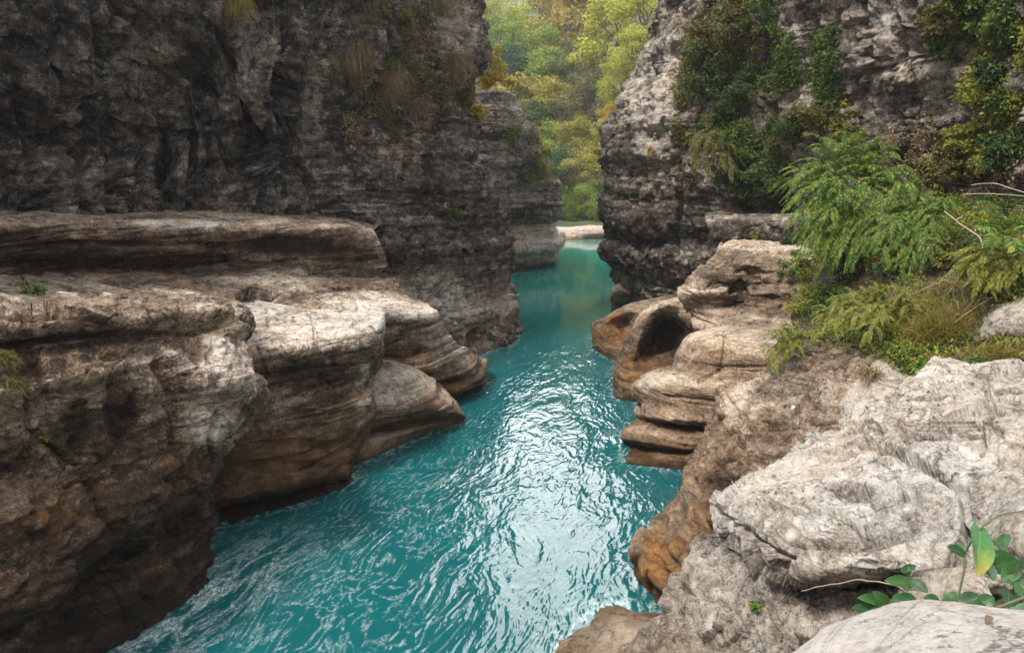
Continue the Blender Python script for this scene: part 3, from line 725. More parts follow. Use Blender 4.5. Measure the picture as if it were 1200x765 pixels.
rock('R2A', 'hollow_rock', M_STACK, [
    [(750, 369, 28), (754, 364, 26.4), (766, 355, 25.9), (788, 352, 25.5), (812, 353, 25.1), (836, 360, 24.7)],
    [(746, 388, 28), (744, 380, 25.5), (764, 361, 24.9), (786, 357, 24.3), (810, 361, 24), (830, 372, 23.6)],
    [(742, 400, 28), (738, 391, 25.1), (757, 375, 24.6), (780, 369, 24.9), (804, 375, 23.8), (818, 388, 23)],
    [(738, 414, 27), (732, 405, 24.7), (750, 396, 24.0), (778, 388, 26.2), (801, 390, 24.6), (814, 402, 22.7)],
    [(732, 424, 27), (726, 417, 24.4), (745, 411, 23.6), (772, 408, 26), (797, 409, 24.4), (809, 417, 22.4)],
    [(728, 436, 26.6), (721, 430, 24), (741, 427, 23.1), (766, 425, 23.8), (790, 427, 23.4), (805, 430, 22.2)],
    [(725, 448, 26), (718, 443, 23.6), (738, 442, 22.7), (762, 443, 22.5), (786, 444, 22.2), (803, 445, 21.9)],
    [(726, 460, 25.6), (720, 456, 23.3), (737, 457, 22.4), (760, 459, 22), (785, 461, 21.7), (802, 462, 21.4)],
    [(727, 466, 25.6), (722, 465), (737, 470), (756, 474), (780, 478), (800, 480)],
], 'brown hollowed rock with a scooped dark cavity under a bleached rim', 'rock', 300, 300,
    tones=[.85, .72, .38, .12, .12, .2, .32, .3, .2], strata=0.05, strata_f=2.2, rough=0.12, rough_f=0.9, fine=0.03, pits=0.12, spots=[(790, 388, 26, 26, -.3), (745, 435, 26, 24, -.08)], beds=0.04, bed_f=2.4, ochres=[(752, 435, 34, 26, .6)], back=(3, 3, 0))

rock('R1C', 'rock', M_STACK, [
    [(732, 364, 32), (730, 360, 29.8), (740, 356, 29.3), (753, 357, 28.9), (767, 360, 28.4), (785, 366, 27.9)],
    [(716, 372, 31), (713, 370, 29.3), (727, 365, 28.6), (744, 366, 28.5), (761, 370, 27.8), (780, 375, 27.3)],
    [(699, 380, 31), (696, 377, 28.9), (712, 376, 28), (733, 380, 28.9), (752, 384, 27.6), (770, 390, 27)],
    [(697, 393, 31), (694, 392, 28.7), (711, 392, 27.6), (732, 396, 28.1), (750, 401, 27), (768, 408, 26.5)],
    [(699, 406, 31), (696, 405, 28.4), (712, 407, 27.3), (731, 411, 27.0), (748, 415, 26.4), (766, 420, 26)],
    [(700, 412, 31), (698, 411), (711, 419), (729, 427), (748, 432), (768, 436)],
], 'small ochre water-worn rock at the foot of the pale-spotted cliff', 'rock', 260, 200,
    tones=[.5, .55, .34, .30, .30, .25], strata=0.05, strata_f=2.2, rough=0.14, rough_f=0.9, fine=0.03, pits=0.10, beds=0.04, bed_f=2.4, ochres=[(722, 385, 14, 24, 1.0), (708, 400, 20, 20, .5)], back=(3, 3, 0))

rock('ST', 'boulder', M_STACK, [
    [(716, 343, 37.6), (719, 335, 37.2), (726, 331, 37), (733, 334, 36.8), (738, 340, 36.6)],
    [(715, 346, 37), (719, 341, 36.3), (726, 339, 36.1), (733, 341, 36), (738, 345, 36)],
    [(715, 349, 37), (719, 347, 36.5), (726, 347, 36.3), (733, 347, 36.3), (738, 348, 36.3)],
    [(716, 358, 38), (720, 360, 37.2), (727, 361, 37), (734, 361, 37), (739, 360, 37)],
], 'small pale boulder at the waterline under the overhanging cliff', 'boulder', 70, 60,
    tones=[.75, .65, .45, .3], strata=0.02, rough=0.06, fine=0.02, back=(0.5, 1, 0), down=0.5)

rock('R2B', 'rock_stack', M_STACK, [
    [(815, 397, 23.5), (812, 394, 21.2), (832, 392, 20.6), (856, 390, 20.2), (882, 389, 20), (908, 389, 19.8), (938, 394, 19.6)],
    [(810, 400, 23), (805, 399, 20.2), (826, 401, 19.2), (852, 401, 18.7), (880, 401, 18.5), (905, 403, 18.3), (930, 409, 18)],
    [(800, 412, 22.6), (795, 411, 19.9), (818, 415, 18.8), (846, 417, 18.3), (874, 418, 18.1), (900, 420, 17.9), (925, 426, 17.7)],
    [(792, 433, 22), (787, 431, 19.6), (812, 434, 18.5), (842, 436, 18.1), (870, 438, 17.9), (898, 440, 17.7), (920, 445, 17.5)],
    [(767, 441, 21.6), (762, 439, 19.6), (782, 438, 18.5), (820, 446, 17.8), (855, 450, 17.6), (885, 455, 17.5), (910, 460, 17.4)],
    [(750, 454, 21.4), (744, 452, 19.4), (768, 455, 18.2), (805, 460, 17.5), (845, 464, 17.2), (875, 468, 17.1), (905, 475, 17.1)],
    [(755, 472, 21.2), (750, 470, 19.2), (771, 474, 18.1), (805, 479, 17.4), (845, 483, 17.1), (870, 486, 17.0), (900, 492, 17)],
    [(754, 487, 21), (748, 485, 19), (768, 489, 17.9), (803, 493, 17.2), (840, 496, 16.9), (868, 500, 16.8), (895, 505, 16.8)],
    [(757, 493, 21), (752, 491, 19.4), (770, 495, 18.5), (803, 500, 17.9), (838, 503, 17.6), (866, 506, 17.3), (893, 511, 17.1)],
    [(738, 503, 20.6), (732, 502, 18.7), (760, 507, 17.5), (800, 511, 17), (836, 513, 16.8), (860, 515, 16.7), (885, 518, 16.7)],
    [(735, 514, 20.4), (729, 513, 18.4), (758, 518, 17.3), (798, 521, 16.9), (834, 523, 16.7), (858, 525, 16.6), (882, 528, 16.6)],
    [(740, 521, 20), (735, 520, 18.7), (762, 525, 17.7), (798, 528, 17.4), (832, 530, 17.2), (856, 531, 17.1), (880, 533, 17)],
    [(736, 530, 20), (730, 529, 18.2), (758, 534, 17.2), (796, 537, 16.9), (828, 538, 16.7), (852, 539, 16.6), (878, 540, 16.5)],
    [(739, 542, 20), (733, 541), (758, 548), (796, 551), (828, 552), (852, 552), (878, 551)],
], 'stepped stack of brown rock with grooved tiers at the waterline', 'rock', 420, 420,
    tones=[.8, .78, .55, .52, .85, .58, .54, .72, .25, .75, .5, .16, .46, .3], strata=0.05, strata_f=2.6, rough=0.12, rough_f=0.9, fine=0.035, facet=.035, facet_f=1.3, spots=[(860, 465, 50, 24, -.2), (770, 445, 22, 10, .2), (820, 520, 60, 6, .1)], beds=0.085, bed_f=3.2, ochres=[(770, 530, 60, 16, .3)], cracks=[([(850, 392), (845, 430), (820, 446)], 3, .12), ([(780, 462), (850, 470), (890, 478)], 3, .1), ([(800, 425), (900, 430)], 3, .08)], back=(3, 3, 0))

rock('R3', 'rock_spur', M_STACK, [
    [(862, 462, 18), (885, 449, 16.2), (907, 438, 15.8), (927, 415, 16.2), (957, 398, 16), (992, 393, 15.4), (1032, 398, 14.6)],
    [(858, 464, 18), (852, 461, 15.6), (880, 454, 14.8), (912, 443, 14.5), (950, 428, 14.3), (985, 423, 13.8), (1020, 423, 13)],
    [(854, 480, 17.5), (848, 477, 15.1), (878, 474, 14), (912, 467, 13.6), (948, 460, 13.4), (980, 455, 13.2), (1010, 450, 12.6)],
    [(844, 508, 17), (838, 505, 14.5), (866, 504, 13.4), (905, 499, 12.8), (940, 494, 12.6), (970, 490, 12.4), (1000, 485, 12)],
    [(818, 549, 16), (811, 546, 13.7), (840, 541, 12.6), (880, 539, 12), (915, 534, 11.8), (950, 530, 11.6), (985, 525, 11.4)],
    [(815, 580, 15), (809, 577, 13.0), (832, 579, 12), (868, 577, 11.5), (902, 574, 11.3), (940, 565, 11), (975, 560, 10.8)],
    [(788, 616, 14.5), (781, 614, 12.7), (807, 617, 11.6), (845, 617, 11), (880, 619, 10.8), (920, 610, 10.5), (960, 600, 10.2)],
    [(766, 640, 14), (759, 638, 12.3), (785, 644, 11.4), (825, 649, 10.8), (860, 654, 10.5), (900, 650, 10.2), (940, 640, 10)],
    [(762, 665, 14), (756, 663, 12.0), (776, 670, 11.3), (812, 679, 10.7), (850, 684, 10.4), (890, 680, 10.1), (930, 670, 9.8)],
    [(776, 689, 13.5), (771, 687, 11.9), (783, 694, 11.3), (810, 704, 10.8), (845, 710, 10.4), (885, 706, 10.1), (925, 700, 9.8)],
    [(779, 704, 13), (776, 703), (790, 712), (815, 725), (848, 735), (885, 735), (925, 730)],
], 'sloping dark brown spur with an orange foot in the water', 'rock', 420, 420,
    tones=[.38, .55, .58, .50, .46, .44, .44, .54, .46, .36, .3], strata=0.06, strata_f=2.6, rough=0.12, rough_f=0.9, fine=0.03, facet=0.14, facet_f=1.0, pits=0.03, spots=[(855, 565, 30, 40, -.2), (870, 480, 30, 30, .25), (775, 655, 20, 25, .12), (930, 470, 50, 40, -.08)], beds=0.15, bed_f=3.0, ochres=[(778, 655, 34, 40, 1.0), (820, 600, 16, 30, .4)], cracks=[([(885, 450), (868, 500), (872, 540), (850, 590)], 4, .14), ([(860, 505), (930, 500), (990, 492)], 4, .14), ([(850, 540), (930, 530)], 4, .14), ([(880, 470), (950, 455)], 4, .12)], back=(4, 3, 0))

rock('R4B', 'rock_slab', M_PALE, [
    [(985, 470, 14), (1003, 440, 13.6), (1028, 415, 13.4), (1056, 428, 13), (1088, 440, 12.6), (1120, 445, 12)],
    [(975, 492, 12.4), (1000, 456, 12.2), (1026, 432, 12), (1056, 446, 11.6), (1086, 460, 11.4), (1120, 465, 11)],
    [(965, 512, 12), (998, 482, 11.6), (1026, 468, 11.4), (1054, 472, 11.1), (1082, 482, 11), (1120, 490, 10.6)],
    [(958, 528, 11.6), (994, 510, 11.2), (1024, 504, 11), (1052, 505, 10.8), (1080, 510, 10.6), (1120, 515, 10.4)],
    [(950, 560, 11.6), (994, 545, 11.2), (1024, 540, 11), (1052, 540, 10.8), (1080, 540, 10.6), (1120, 540, 10.4)],
], 'narrow white wedge of rock just behind the big pale slab', 'rock', 220, 160,
    tones=[.62, .78, .7, .66, .5], strata=0.015, strata_f=3, rough=0.10, rough_f=1.2, fine=0.03, beds=0.015, bed_f=3.2, east=(1.0, 0.2, -0.3), back=(1.5, 2, 0), down=1)

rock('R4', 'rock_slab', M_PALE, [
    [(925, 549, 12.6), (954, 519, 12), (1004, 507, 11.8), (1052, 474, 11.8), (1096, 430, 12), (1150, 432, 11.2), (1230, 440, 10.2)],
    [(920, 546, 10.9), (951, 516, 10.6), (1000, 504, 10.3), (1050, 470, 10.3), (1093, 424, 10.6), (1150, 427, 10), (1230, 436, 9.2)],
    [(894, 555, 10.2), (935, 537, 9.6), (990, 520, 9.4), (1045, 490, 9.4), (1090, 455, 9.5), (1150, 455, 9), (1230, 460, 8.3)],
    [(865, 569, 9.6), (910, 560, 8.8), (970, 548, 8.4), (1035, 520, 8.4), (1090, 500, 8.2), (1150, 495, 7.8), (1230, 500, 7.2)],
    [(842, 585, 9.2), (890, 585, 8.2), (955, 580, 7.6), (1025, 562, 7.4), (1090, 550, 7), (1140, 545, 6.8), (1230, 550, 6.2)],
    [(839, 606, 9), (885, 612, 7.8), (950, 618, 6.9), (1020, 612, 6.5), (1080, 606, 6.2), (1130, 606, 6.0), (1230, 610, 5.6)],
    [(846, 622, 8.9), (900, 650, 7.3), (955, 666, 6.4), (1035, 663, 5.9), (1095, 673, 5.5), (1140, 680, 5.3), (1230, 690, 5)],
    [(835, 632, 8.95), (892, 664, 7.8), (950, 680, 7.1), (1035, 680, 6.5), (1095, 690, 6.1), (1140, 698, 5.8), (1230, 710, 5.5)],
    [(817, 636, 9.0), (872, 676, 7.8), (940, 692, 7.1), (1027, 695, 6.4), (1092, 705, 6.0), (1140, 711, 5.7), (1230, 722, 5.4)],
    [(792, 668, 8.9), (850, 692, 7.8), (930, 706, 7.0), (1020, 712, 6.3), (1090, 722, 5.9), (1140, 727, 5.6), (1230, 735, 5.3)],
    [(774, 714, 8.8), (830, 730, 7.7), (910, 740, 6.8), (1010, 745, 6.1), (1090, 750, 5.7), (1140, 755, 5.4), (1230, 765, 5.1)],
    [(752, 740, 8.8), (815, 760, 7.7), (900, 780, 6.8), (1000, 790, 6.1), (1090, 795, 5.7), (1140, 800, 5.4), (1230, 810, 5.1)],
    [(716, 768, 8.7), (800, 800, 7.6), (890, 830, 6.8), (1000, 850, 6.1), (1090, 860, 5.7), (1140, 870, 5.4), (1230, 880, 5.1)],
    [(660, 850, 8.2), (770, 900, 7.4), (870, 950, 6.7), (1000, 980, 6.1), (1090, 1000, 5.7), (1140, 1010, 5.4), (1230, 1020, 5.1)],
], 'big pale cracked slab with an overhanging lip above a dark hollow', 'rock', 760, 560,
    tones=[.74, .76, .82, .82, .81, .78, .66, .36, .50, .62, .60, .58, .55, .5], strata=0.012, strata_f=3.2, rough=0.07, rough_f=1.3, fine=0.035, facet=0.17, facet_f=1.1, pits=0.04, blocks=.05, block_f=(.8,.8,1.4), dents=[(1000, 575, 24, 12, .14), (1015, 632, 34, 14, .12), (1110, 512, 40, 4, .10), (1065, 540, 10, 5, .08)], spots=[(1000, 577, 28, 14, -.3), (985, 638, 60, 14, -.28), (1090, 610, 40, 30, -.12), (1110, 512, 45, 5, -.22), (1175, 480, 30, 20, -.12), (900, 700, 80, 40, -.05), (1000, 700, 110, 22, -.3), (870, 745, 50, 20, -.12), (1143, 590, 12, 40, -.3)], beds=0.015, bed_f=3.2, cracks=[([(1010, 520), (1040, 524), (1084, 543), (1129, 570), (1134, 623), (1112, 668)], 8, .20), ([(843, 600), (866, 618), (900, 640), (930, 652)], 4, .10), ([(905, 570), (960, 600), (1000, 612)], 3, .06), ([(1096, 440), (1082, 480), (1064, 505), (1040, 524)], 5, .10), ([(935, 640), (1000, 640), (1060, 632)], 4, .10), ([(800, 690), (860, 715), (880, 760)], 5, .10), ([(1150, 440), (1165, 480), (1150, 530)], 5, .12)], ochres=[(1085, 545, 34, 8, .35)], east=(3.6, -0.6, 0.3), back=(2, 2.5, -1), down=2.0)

rock('R7', 'rock_slab', M_PALE, [
    [(1118, 585, 7.3), (1140, 566, 7.2), (1168, 550, 7.1), (1200, 535, 7.0), (1260, 530, 6.6)],
    [(1122, 600, 6.4), (1142, 578, 6.3), (1170, 564, 6.2), (1200, 556, 6.1), (1260, 560, 5.8)],
    [(1134, 622, 5.9), (1152, 604, 5.8), (1175, 596, 5.6), (1200, 590, 5.5), (1260, 600, 5.2)],
    [(1140, 645, 5.6), (1158, 640, 5.4), (1180, 635, 5.2), (1205, 635, 5.0), (1260, 640, 4.8)],
    [(1140, 690, 5.5), (1160, 690, 5.3), (1182, 690, 5.1), (1205, 690, 4.9), (1260, 690, 4.7)],
], 'pale rock past the dark cleft beside the big slab, behind the leafy vine', 'rock', 180, 180,
    tones=[.8, .82, .74, .6, .4], strata=0.03, rough=0.09, rough_f=1.4, fine=0.025, east=(2.6, -0.4, 0.1), back=(1, 1.5, -0.5), down=1)

rock('R7B', 'cobble', M_PALE, [
    [(1086, 702, 5.2), (1098, 690, 5.15), (1115, 671, 5.1), (1135, 662, 5.0), (1152, 674, 4.9), (1160, 690, 4.9)],
    [(1085, 708, 4.9), (1097, 700, 4.8), (1115, 688, 4.7), (1135, 682, 4.65), (1152, 690, 4.6), (1162, 700, 4.6)],
    [(1088, 730, 4.8), (1098, 730, 4.7), (1115, 728, 4.6), (1135, 726, 4.55), (1152, 726, 4.5), (1162, 728, 4.5)],
], 'small grey-white stone half hidden behind the leafy vine', 'stone', 90, 70,
    tones=[.78, .66, .5], strata=0.01, rough=0.05, rough_f=3, fine=0.02, back=(0, .5, -.3), down=0.4)

rock('R5', 'foreground_rock', M_SMOOTH, [
    [(905, 900, 3.8), (955, 830, 3.9), (996, 800, 3.9), (1038, 780, 3.9), (1076, 770, 3.8), (1129, 770, 3.7), (1200, 775, 3.6), (1310, 790, 3.4)],
    [(930, 768, 3.3), (962, 741, 3.35), (996, 726, 3.4), (1038, 710, 3.4), (1076, 705, 3.3), (1129, 707, 3.2), (1200, 717, 3.1), (1310, 735, 2.9)],
    [(918, 800, 2.95), (962, 765, 3.0), (1000, 748, 3.0), (1040, 735, 3.0), (1080, 730, 2.9), (1130, 732, 2.8), (1200, 740, 2.7), (1310, 755, 2.6)],
    [(900, 880, 2.6), (960, 830, 2.6), (1000, 810, 2.55), (1040, 800, 2.5), (1080, 795, 2.45), (1130, 795, 2.4), (1200, 800, 2.3), (1310, 815, 2.2)],
    [(850, 1020, 2.3), (940, 960, 2.2), (1000, 940, 2.1), (1040, 930, 2.05), (1080, 925, 2), (1130, 920, 1.95), (1200, 920, 1.9), (1310, 930, 1.8)],
], 'smooth white rock in front of the leafy vine, nearest to the viewer', 'rock', 420, 200,
    tones=[.7, .74, .74, .72, .7], strata=0.008, rough=0.03, rough_f=2.2, fine=0.006, east=(1.6, -0.2, 0), back=(0.6, 0.2, -1.2), down=1.5)

rock('R6', 'boulder', M_PALE, [
    [(1128, 396, 14.2), (1140, 381, 14), (1166, 357, 13.8), (1202, 335, 13.4), (1250, 325, 13), (1300, 335, 12.6)],
    [(1133, 398, 13.2), (1142, 388, 13), (1168, 366, 12.7), (1204, 350, 12.4), (1250, 345, 12), (1300, 350, 11.6)],
    [(1142, 402, 12.8), (1152, 397, 12.5), (1174, 390, 12.1), (1206, 385, 11.8), (1250, 382, 11.4), (1300, 385, 11)],
    [(1152, 408, 12.8), (1164, 412, 12.5), (1182, 414, 12.2), (1208, 414, 11.9), (1250, 414, 11.5), (1300, 414, 11.1)],
    [(1155, 440, 12.8), (1166, 442, 12.5), (1184, 444, 12.2), (1208, 444, 11.9), (1250, 444, 11.5), (1300, 444, 11.1)],
], 'grey-white boulder with fine wavy banding amid the dry grass', 'boulder', 180, 140,
    tones=[.7, .74, .55, .5, .4], strata=0.05, strata_f=4, rough=0.07, rough_f=1.2, fine=0.02, beds=0.04, bed_f=5.0, east=(2.5, -0.6, 0.1), back=(1, 2, -0.3), down=0.6)

rock('R8', 'low_rock', M_TAN, [
    [(560, 790, 11), (612, 756, 11.2), (656, 733, 11.3), (664, 718, 11.35), (712, 704, 11.5), (765, 709, 11.5), (830, 712, 11.4)],
    [(575, 800, 9.8), (625, 765, 10.2), (668, 742, 10.5), (690, 730, 10.7), (722, 720, 10.8), (768, 724, 10.7), (830, 728, 10.4)],
    [(590, 830, 9.2), (640, 790, 9.5), (685, 770, 9.7), (715, 758, 9.8), (740, 750, 9.8), (775, 752, 9.7), (830, 755, 9.5)],
    [(600, 900, 8.4), (650, 860, 8.6), (700, 835, 8.8), (725, 820, 8.8), (750, 810, 8.8), (785, 810, 8.7), (830, 815, 8.6)],
], 'low flat tan rock lying just clear of the river', 'rock', 240, 140,
    tones=[.5, .72, .75, .6], strata=0.03, rough=0.07, rough_f=1.3, fine=0.02, back=(0.3, 0.1, -1.2), down=0.8)

# ------------------------------------------------------------------ the soil bank the plants grow on
bank_m = NT('bank_soil')
bc = bank_m.ramp(bank_m.noise(bank_m.pos, 2.4, 10, 0.7), [(0.3, (0.018, 0.014, 0.008)), (0.5, (0.06, 0.046, 0.026)), (0.68, (0.10, 0.085, 0.045)), (0.85, (0.2, 0.18, 0.14))])
bb = bank_m.node('ShaderNodeBsdfPrincipled', Base_Color=bc, Roughness=0.95, Normal=bank_m.bump(bank_m.noise(bank_m.pos, 9, 8, 0.7), 0.8, 0.15))
M_BANK = bank_m.finish(bb.outputs[0])
bank = rock('BK', 'bank_terrain', M_BANK, [
    [(925, 235, 27.5), (1000, 225, 25), (1080, 215, 23), (1150, 215, 20.5), (1300, 215, 17)],
    [(925, 288, 24.5), (1000, 268, 21.5), (1080, 258, 19), (1150, 258, 17), (1300, 262, 14)],
    [(930, 330, 21.5), (1000, 318, 18.6), (1080, 308, 16.4), (1150, 308, 14.8), (1300, 312, 12.4)],
    [(930, 372, 19), (1000, 362, 16.4), (1070, 352, 14.8), (1150, 352, 13.6), (1300, 355, 11.6)],
    [(935, 405, 17), (995, 395, 15), (1060, 390, 13.8), (1140, 396, 12.8), (1300, 400, 11)],
    [(955, 440, 15), (1010, 430, 13.6), (1070, 425, 12.6), (1140, 425, 11.8), (1300, 430, 10.2)],
    [(960, 500, 14), (1010, 490, 12.8), (1070, 490, 11.8), (1140, 490, 11), (1300, 490, 9.5)],
], 'brown soil bank under the shrubs on the right', None, 340, 220, strata=0.0, rough=0.35, rough_f=0.8, fine=0.06, ochres=[(650, 735, 20, 14, .4), (745, 714, 20, 8, .4)], east=(5, -4, 0.4), back=(1, 1, -2))
bank['kind'] = 'structure'

# ------------------------------------------------------------------ river bed, land, water
gm = NT('river_bed_ground')
gb = gm.node('ShaderNodeBsdfPrincipled', Base_Color=gm.ramp(gm.noise(gm.pos, 0.4, 6), [(0.3, (0.05, 0.045, 0.03)), (0.7, (0.12, 0.11, 0.07))]), Roughness=0.95)
M_GROUND = gm.finish(gb.outputs[0])
def sheet(name, x0, x1, y0, y1, z, mat, n=2):
    xs, ys = np.linspace(x0, x1, n), np.linspace(y0, y1, n)
    X, Yg = np.meshgrid(xs, ys)
    V = np.stack([X.ravel(), Yg.ravel(), np.full(X.size, z)], 1)
    i = np.arange(n * n).reshape(n, n)
    return mesh_np(name, V, np.stack([i[:-1, :-1], i[:-1, 1:], i[1:, 1:], i[1:, :-1]], -1).reshape(-1, 4), mat)
tag(sheet('ground', -320, 320, -60, 540, -2.6, M_GROUND), 'stony ground under the river and beyond the gorge', kind='structure')

# water surface: fine grid close by, coarser with distance; waves are real relief
def flow(x, y):
    """Coordinates along and across the current."""
    return 0.97 * y + 0.24 * x, 0.97 * x - 0.24 * y
ny, nx = 1500, 620
yy = np.geomspace(6.0, 80.0, ny)
ss = np.linspace(0, 1, nx)
xl = np.interp(yy, [6, 10, 14, 18, 22, 27, 33, 45, 60, 80], [-9.5, -7.4, -6.6, -5.4, -3.6, -2.6, -1.6, -2.0, -1.5, -1.5])
xr = np.interp(yy, [6, 10, 14, 18, 22, 27, 33, 45, 60, 80], [3.0, 3.2, 3.4, 4.2, 4.8, 5.2, 6.0, 8.0, 11, 16])
X = xl[:, None] + (xr - xl)[:, None] * ss[None]
Yg = np.repeat(yy[:, None], nx, 1)
x, y = X.ravel(), Yg.ravel()
s, t = flow(x, y)
z0 = np.zeros_like(x)
p2 = np.stack([x * 0.35, y * 0.22, z0 + 3], 1)
wx, wy = fbm(p2, 3) , fbm(p2 + 41, 3)
p3 = np.stack([x * 0.95, y * 0.7, z0 + 7], 1)
wx2, wy2 = fbm(p3, 2), fbm(p3 + 23, 2)
s2, t2 = s + 1.3 * wx + 0.35 * wx2, t + 0.85 * wy + 0.22 * wy2
calm = sstep(37, 27, y)                                            # the far pool is almost still
edge = sstep(0, 1, 1 - np.abs(2 * np.tile(ss, ny) - 1)) * 0.5 + 0.5
gust = 0.65 + 0.7 * sstep(-0.35, 0.35, fbm(np.stack([s * 0.28, t * 0.5, z0 + 77], 1), 3))      # livelier and quieter patches
h = 0.050 * fbm(np.stack([s2 * 0.42, t2 * 1.05, z0], 1), 3, 0.5)
h += 0.0145 * gust * fbm(np.stack([s2 * 1.6, t2 * 4.2, z0 + 5], 1), 3, 0.55, ridged=True)
h += 0.0065 * gust * fbm(np.stack([s2 * 3.8 + wx2, t2 * 9.0 + wy2, z0 + 9], 1), 3, 0.55, ridged=True)
Xb = np.interp(y, [8, 10, 12, 14, 16, 20, 25, 30], [-6.9, -6.0, -5.1, -5.0, -4.0, -1.6, -0.9, 0])
h *= (0.10 + 0.90 * calm) * (0.50 + 0.50 * sstep(0.8, 4.6, x - Xb))            # the race runs nearer the right bank
V = np.stack([x, y, h], 1)
i = np.arange(ny * nx).reshape(ny, nx)
F = np.stack([i[:-1, :-1], i[:-1, 1:], i[1:, 1:], i[1:, :-1]], -1).reshape(-1, 4)
# foam: torn streaks, thickest under the left bank where the current scrapes the rock
fo = fbm(np.stack([s2 * 0.8, t2 * 3.0, z0 + 60], 1), 5, 0.62, ridged=True)
fo2 = fbm(np.stack([s2 * 2.2 + wx2, t2 * 5.5, z0 + 90], 1), 4, 0.6, ridged=True)
Xc = np.interp(y, [8, 10, 12, 14, 16, 20], [-6.9, -6.0, -5.1, -5.0, -4.0, -1.6])
near = np.exp(-((x - Xc - 0.5) / 0.8) ** 2) * sstep(8.5, 10, y) * sstep(14.6, 12.2, y)
mid = np.exp(-((x - Xc - 2.6) / 2.0) ** 2) * sstep(24, 15, y)
foam = near * 0.62 * sstep(0.48, 0.72, fo) + mid * 0.27 * sstep(0.62, 0.8, fo2) + 0.07 * sstep(0.66, 0.82, fo2) * calm

# a thin broken rim of foam where the water meets the rocks
cell = 0.06
GX, GY = int(24 / cell), int(74 / cell)
rim = np.zeros((GX, GY), np.float32)
for k_ in SURF:
    Q = SURF[k_][0]
    Q = Q[(np.abs(Q[:, 2]) < 0.05) & (np.abs(Q[:, 0]) < 11.9) & (Q[:, 1] > 6.1) & (Q[:, 1] < 79)]
    rim[((Q[:, 0] + 12) / cell).astype(int), ((Q[:, 1] - 6) / cell).astype(int)] = 1
for _ in range(5):
    r_ = rim.copy()
    for ax in (0, 1):
        for sh in (-1, 1):
            r_ = np.maximum(r_, np.roll(rim, sh, ax) * 0.80)
    rim = r_
rimv = rim[np.clip(((x + 12) / cell).astype(int), 0, GX - 1), np.clip(((y - 6) / cell).astype(int), 0, GY - 1)]
foam = foam + 0.55 * rimv ** 1.5 * sstep(0.45, 0.75, fo2) * (0.25 + 0.75 * calm)

wm = NT('turquoise_water')
Pw = wm.pos
xyzw = wm.xyz(Pw)
deep = wm.mix(wm.remap(xyzw[1], 28, 42), (0.005, 0.066, 0.074), (0.010, 0.145, 0.112))
deep = wm.mix(wm.remap(wm.math('ADD', xyzw[1], wm.math('MULTIPLY', wm.noise(Pw, 0.3, 3), 6)), 62, 71), deep, (0.10, 0.18, 0.14))   # shallow over the pale bar
deep = wm.mix(wm.remap(wm.noise(Pw, 0.5, 4), 0.35, 0.7, 0, 0.5), deep, (0.002, 0.095, 0.10))
fa = wm.attr('foam')
fnoise = wm.noise(wm.vmul(Pw, (14, 8, 1)), 1.6, 8, 0.75, 0.8)
fmask = wm.math('MULTIPLY', fa, wm.remap(fnoise, 0.40, 0.62), clamp=True)
wcol = wm.mix(fmask, deep, (0.62, 0.72, 0.72))
rp = wm.node('ShaderNodeMapping', Vector=Pw)
rp.inputs['Rotation'].default_value = (0, 0, math.radians(14))
rp.inputs['Scale'].default_value = (5.2, 2.3, 1)
hn = wm.noise(rp.outputs[0], 1.0, 3, 0.5, 1.6)
wb = wm.bump(hn, wm.remap(xyzw[1], 27, 38, 0.14, 0.05), 0.05)
ws = wm.node('ShaderNodeBsdfPrincipled', Base_Color=wcol, Roughness=wm.remap(fmask, 0, 1, 0.03, 0.6), Normal=wb)
ws.inputs['IOR'].default_value = 1.333
ws.inputs['Specular IOR Level'].default_value = 0.5
M_WATER = wm.finish(ws.outputs[0])
water = mesh_np('river_water', V, F, M_WATER, attr={'foam': foam})
tag(water, 'turquoise river streaming through the gorge', kind='structure')

# ------------------------------------------------------------------ hillside behind
hm = NT('forest_hill')
hc = hm.ramp(hm.noise(hm.pos, 0.35, 8, 0.7), [(0.3, (0.02, 0.03, 0.012)), (0.7, (0.07, 0.085, 0.03))])
hb = hm.node('ShaderNodeBsdfPrincipled', Base_Color=hc, Roughness=1.0)
M_HILL = hm.finish(hb.outputs[0])
def hill_z(x, y):
    """Wooded slope rising from the far end of the pool."""
    d = y - 76
    v = np.maximum(d, 0)
    z = 0.6 + 0.24 * v + 0.2 * np.abs(x - 6) * sstep(0, 40, v)
    return z
n = 160
gx, gy = np.meshgrid(np.linspace(-150, 170, n), np.linspace(75.6, 230, n))
gz = hill_z(gx, gy) + 1.0 * fbm(np.stack([gx.ravel() * .06, gy.ravel() * .06, 0 * gx.ravel()], 1), 4).reshape(n, n)
i = np.arange(n * n).reshape(n, n)
tag(mesh_np('hill', np.stack([gx.ravel(), gy.ravel(), gz.ravel()], 1), np.stack([i[:-1, :-1], i[:-1, 1:], i[1:, 1:], i[1:, :-1]], -1).reshape(-1, 4), M_HILL),
    'wooded slope at the head of the gorge', kind='structure')
gx, gy = np.meshgrid(np.linspace(-310, 310, n), np.linspace(240, 530, n))
gz = 8 + 0.58 * (gy - 240) * sstep(240, 400, gy) + 16 * fbm(np.stack([gx.ravel() * .014, gy.ravel() * .014, 0 * gx.ravel()], 1), 6).reshape(n, n)
gz = np.maximum(gz, 2)
tag(mesh_np('hills', np.stack([gx.ravel(), gy.ravel(), gz.ravel()], 1), np.stack([i[:-1, :-1], i[:-1, 1:], i[1:, 1:], i[1:, :-1]], -1).reshape(-1, 4), M_HILL),
    'pale distant hills above the forest', kind='structure')

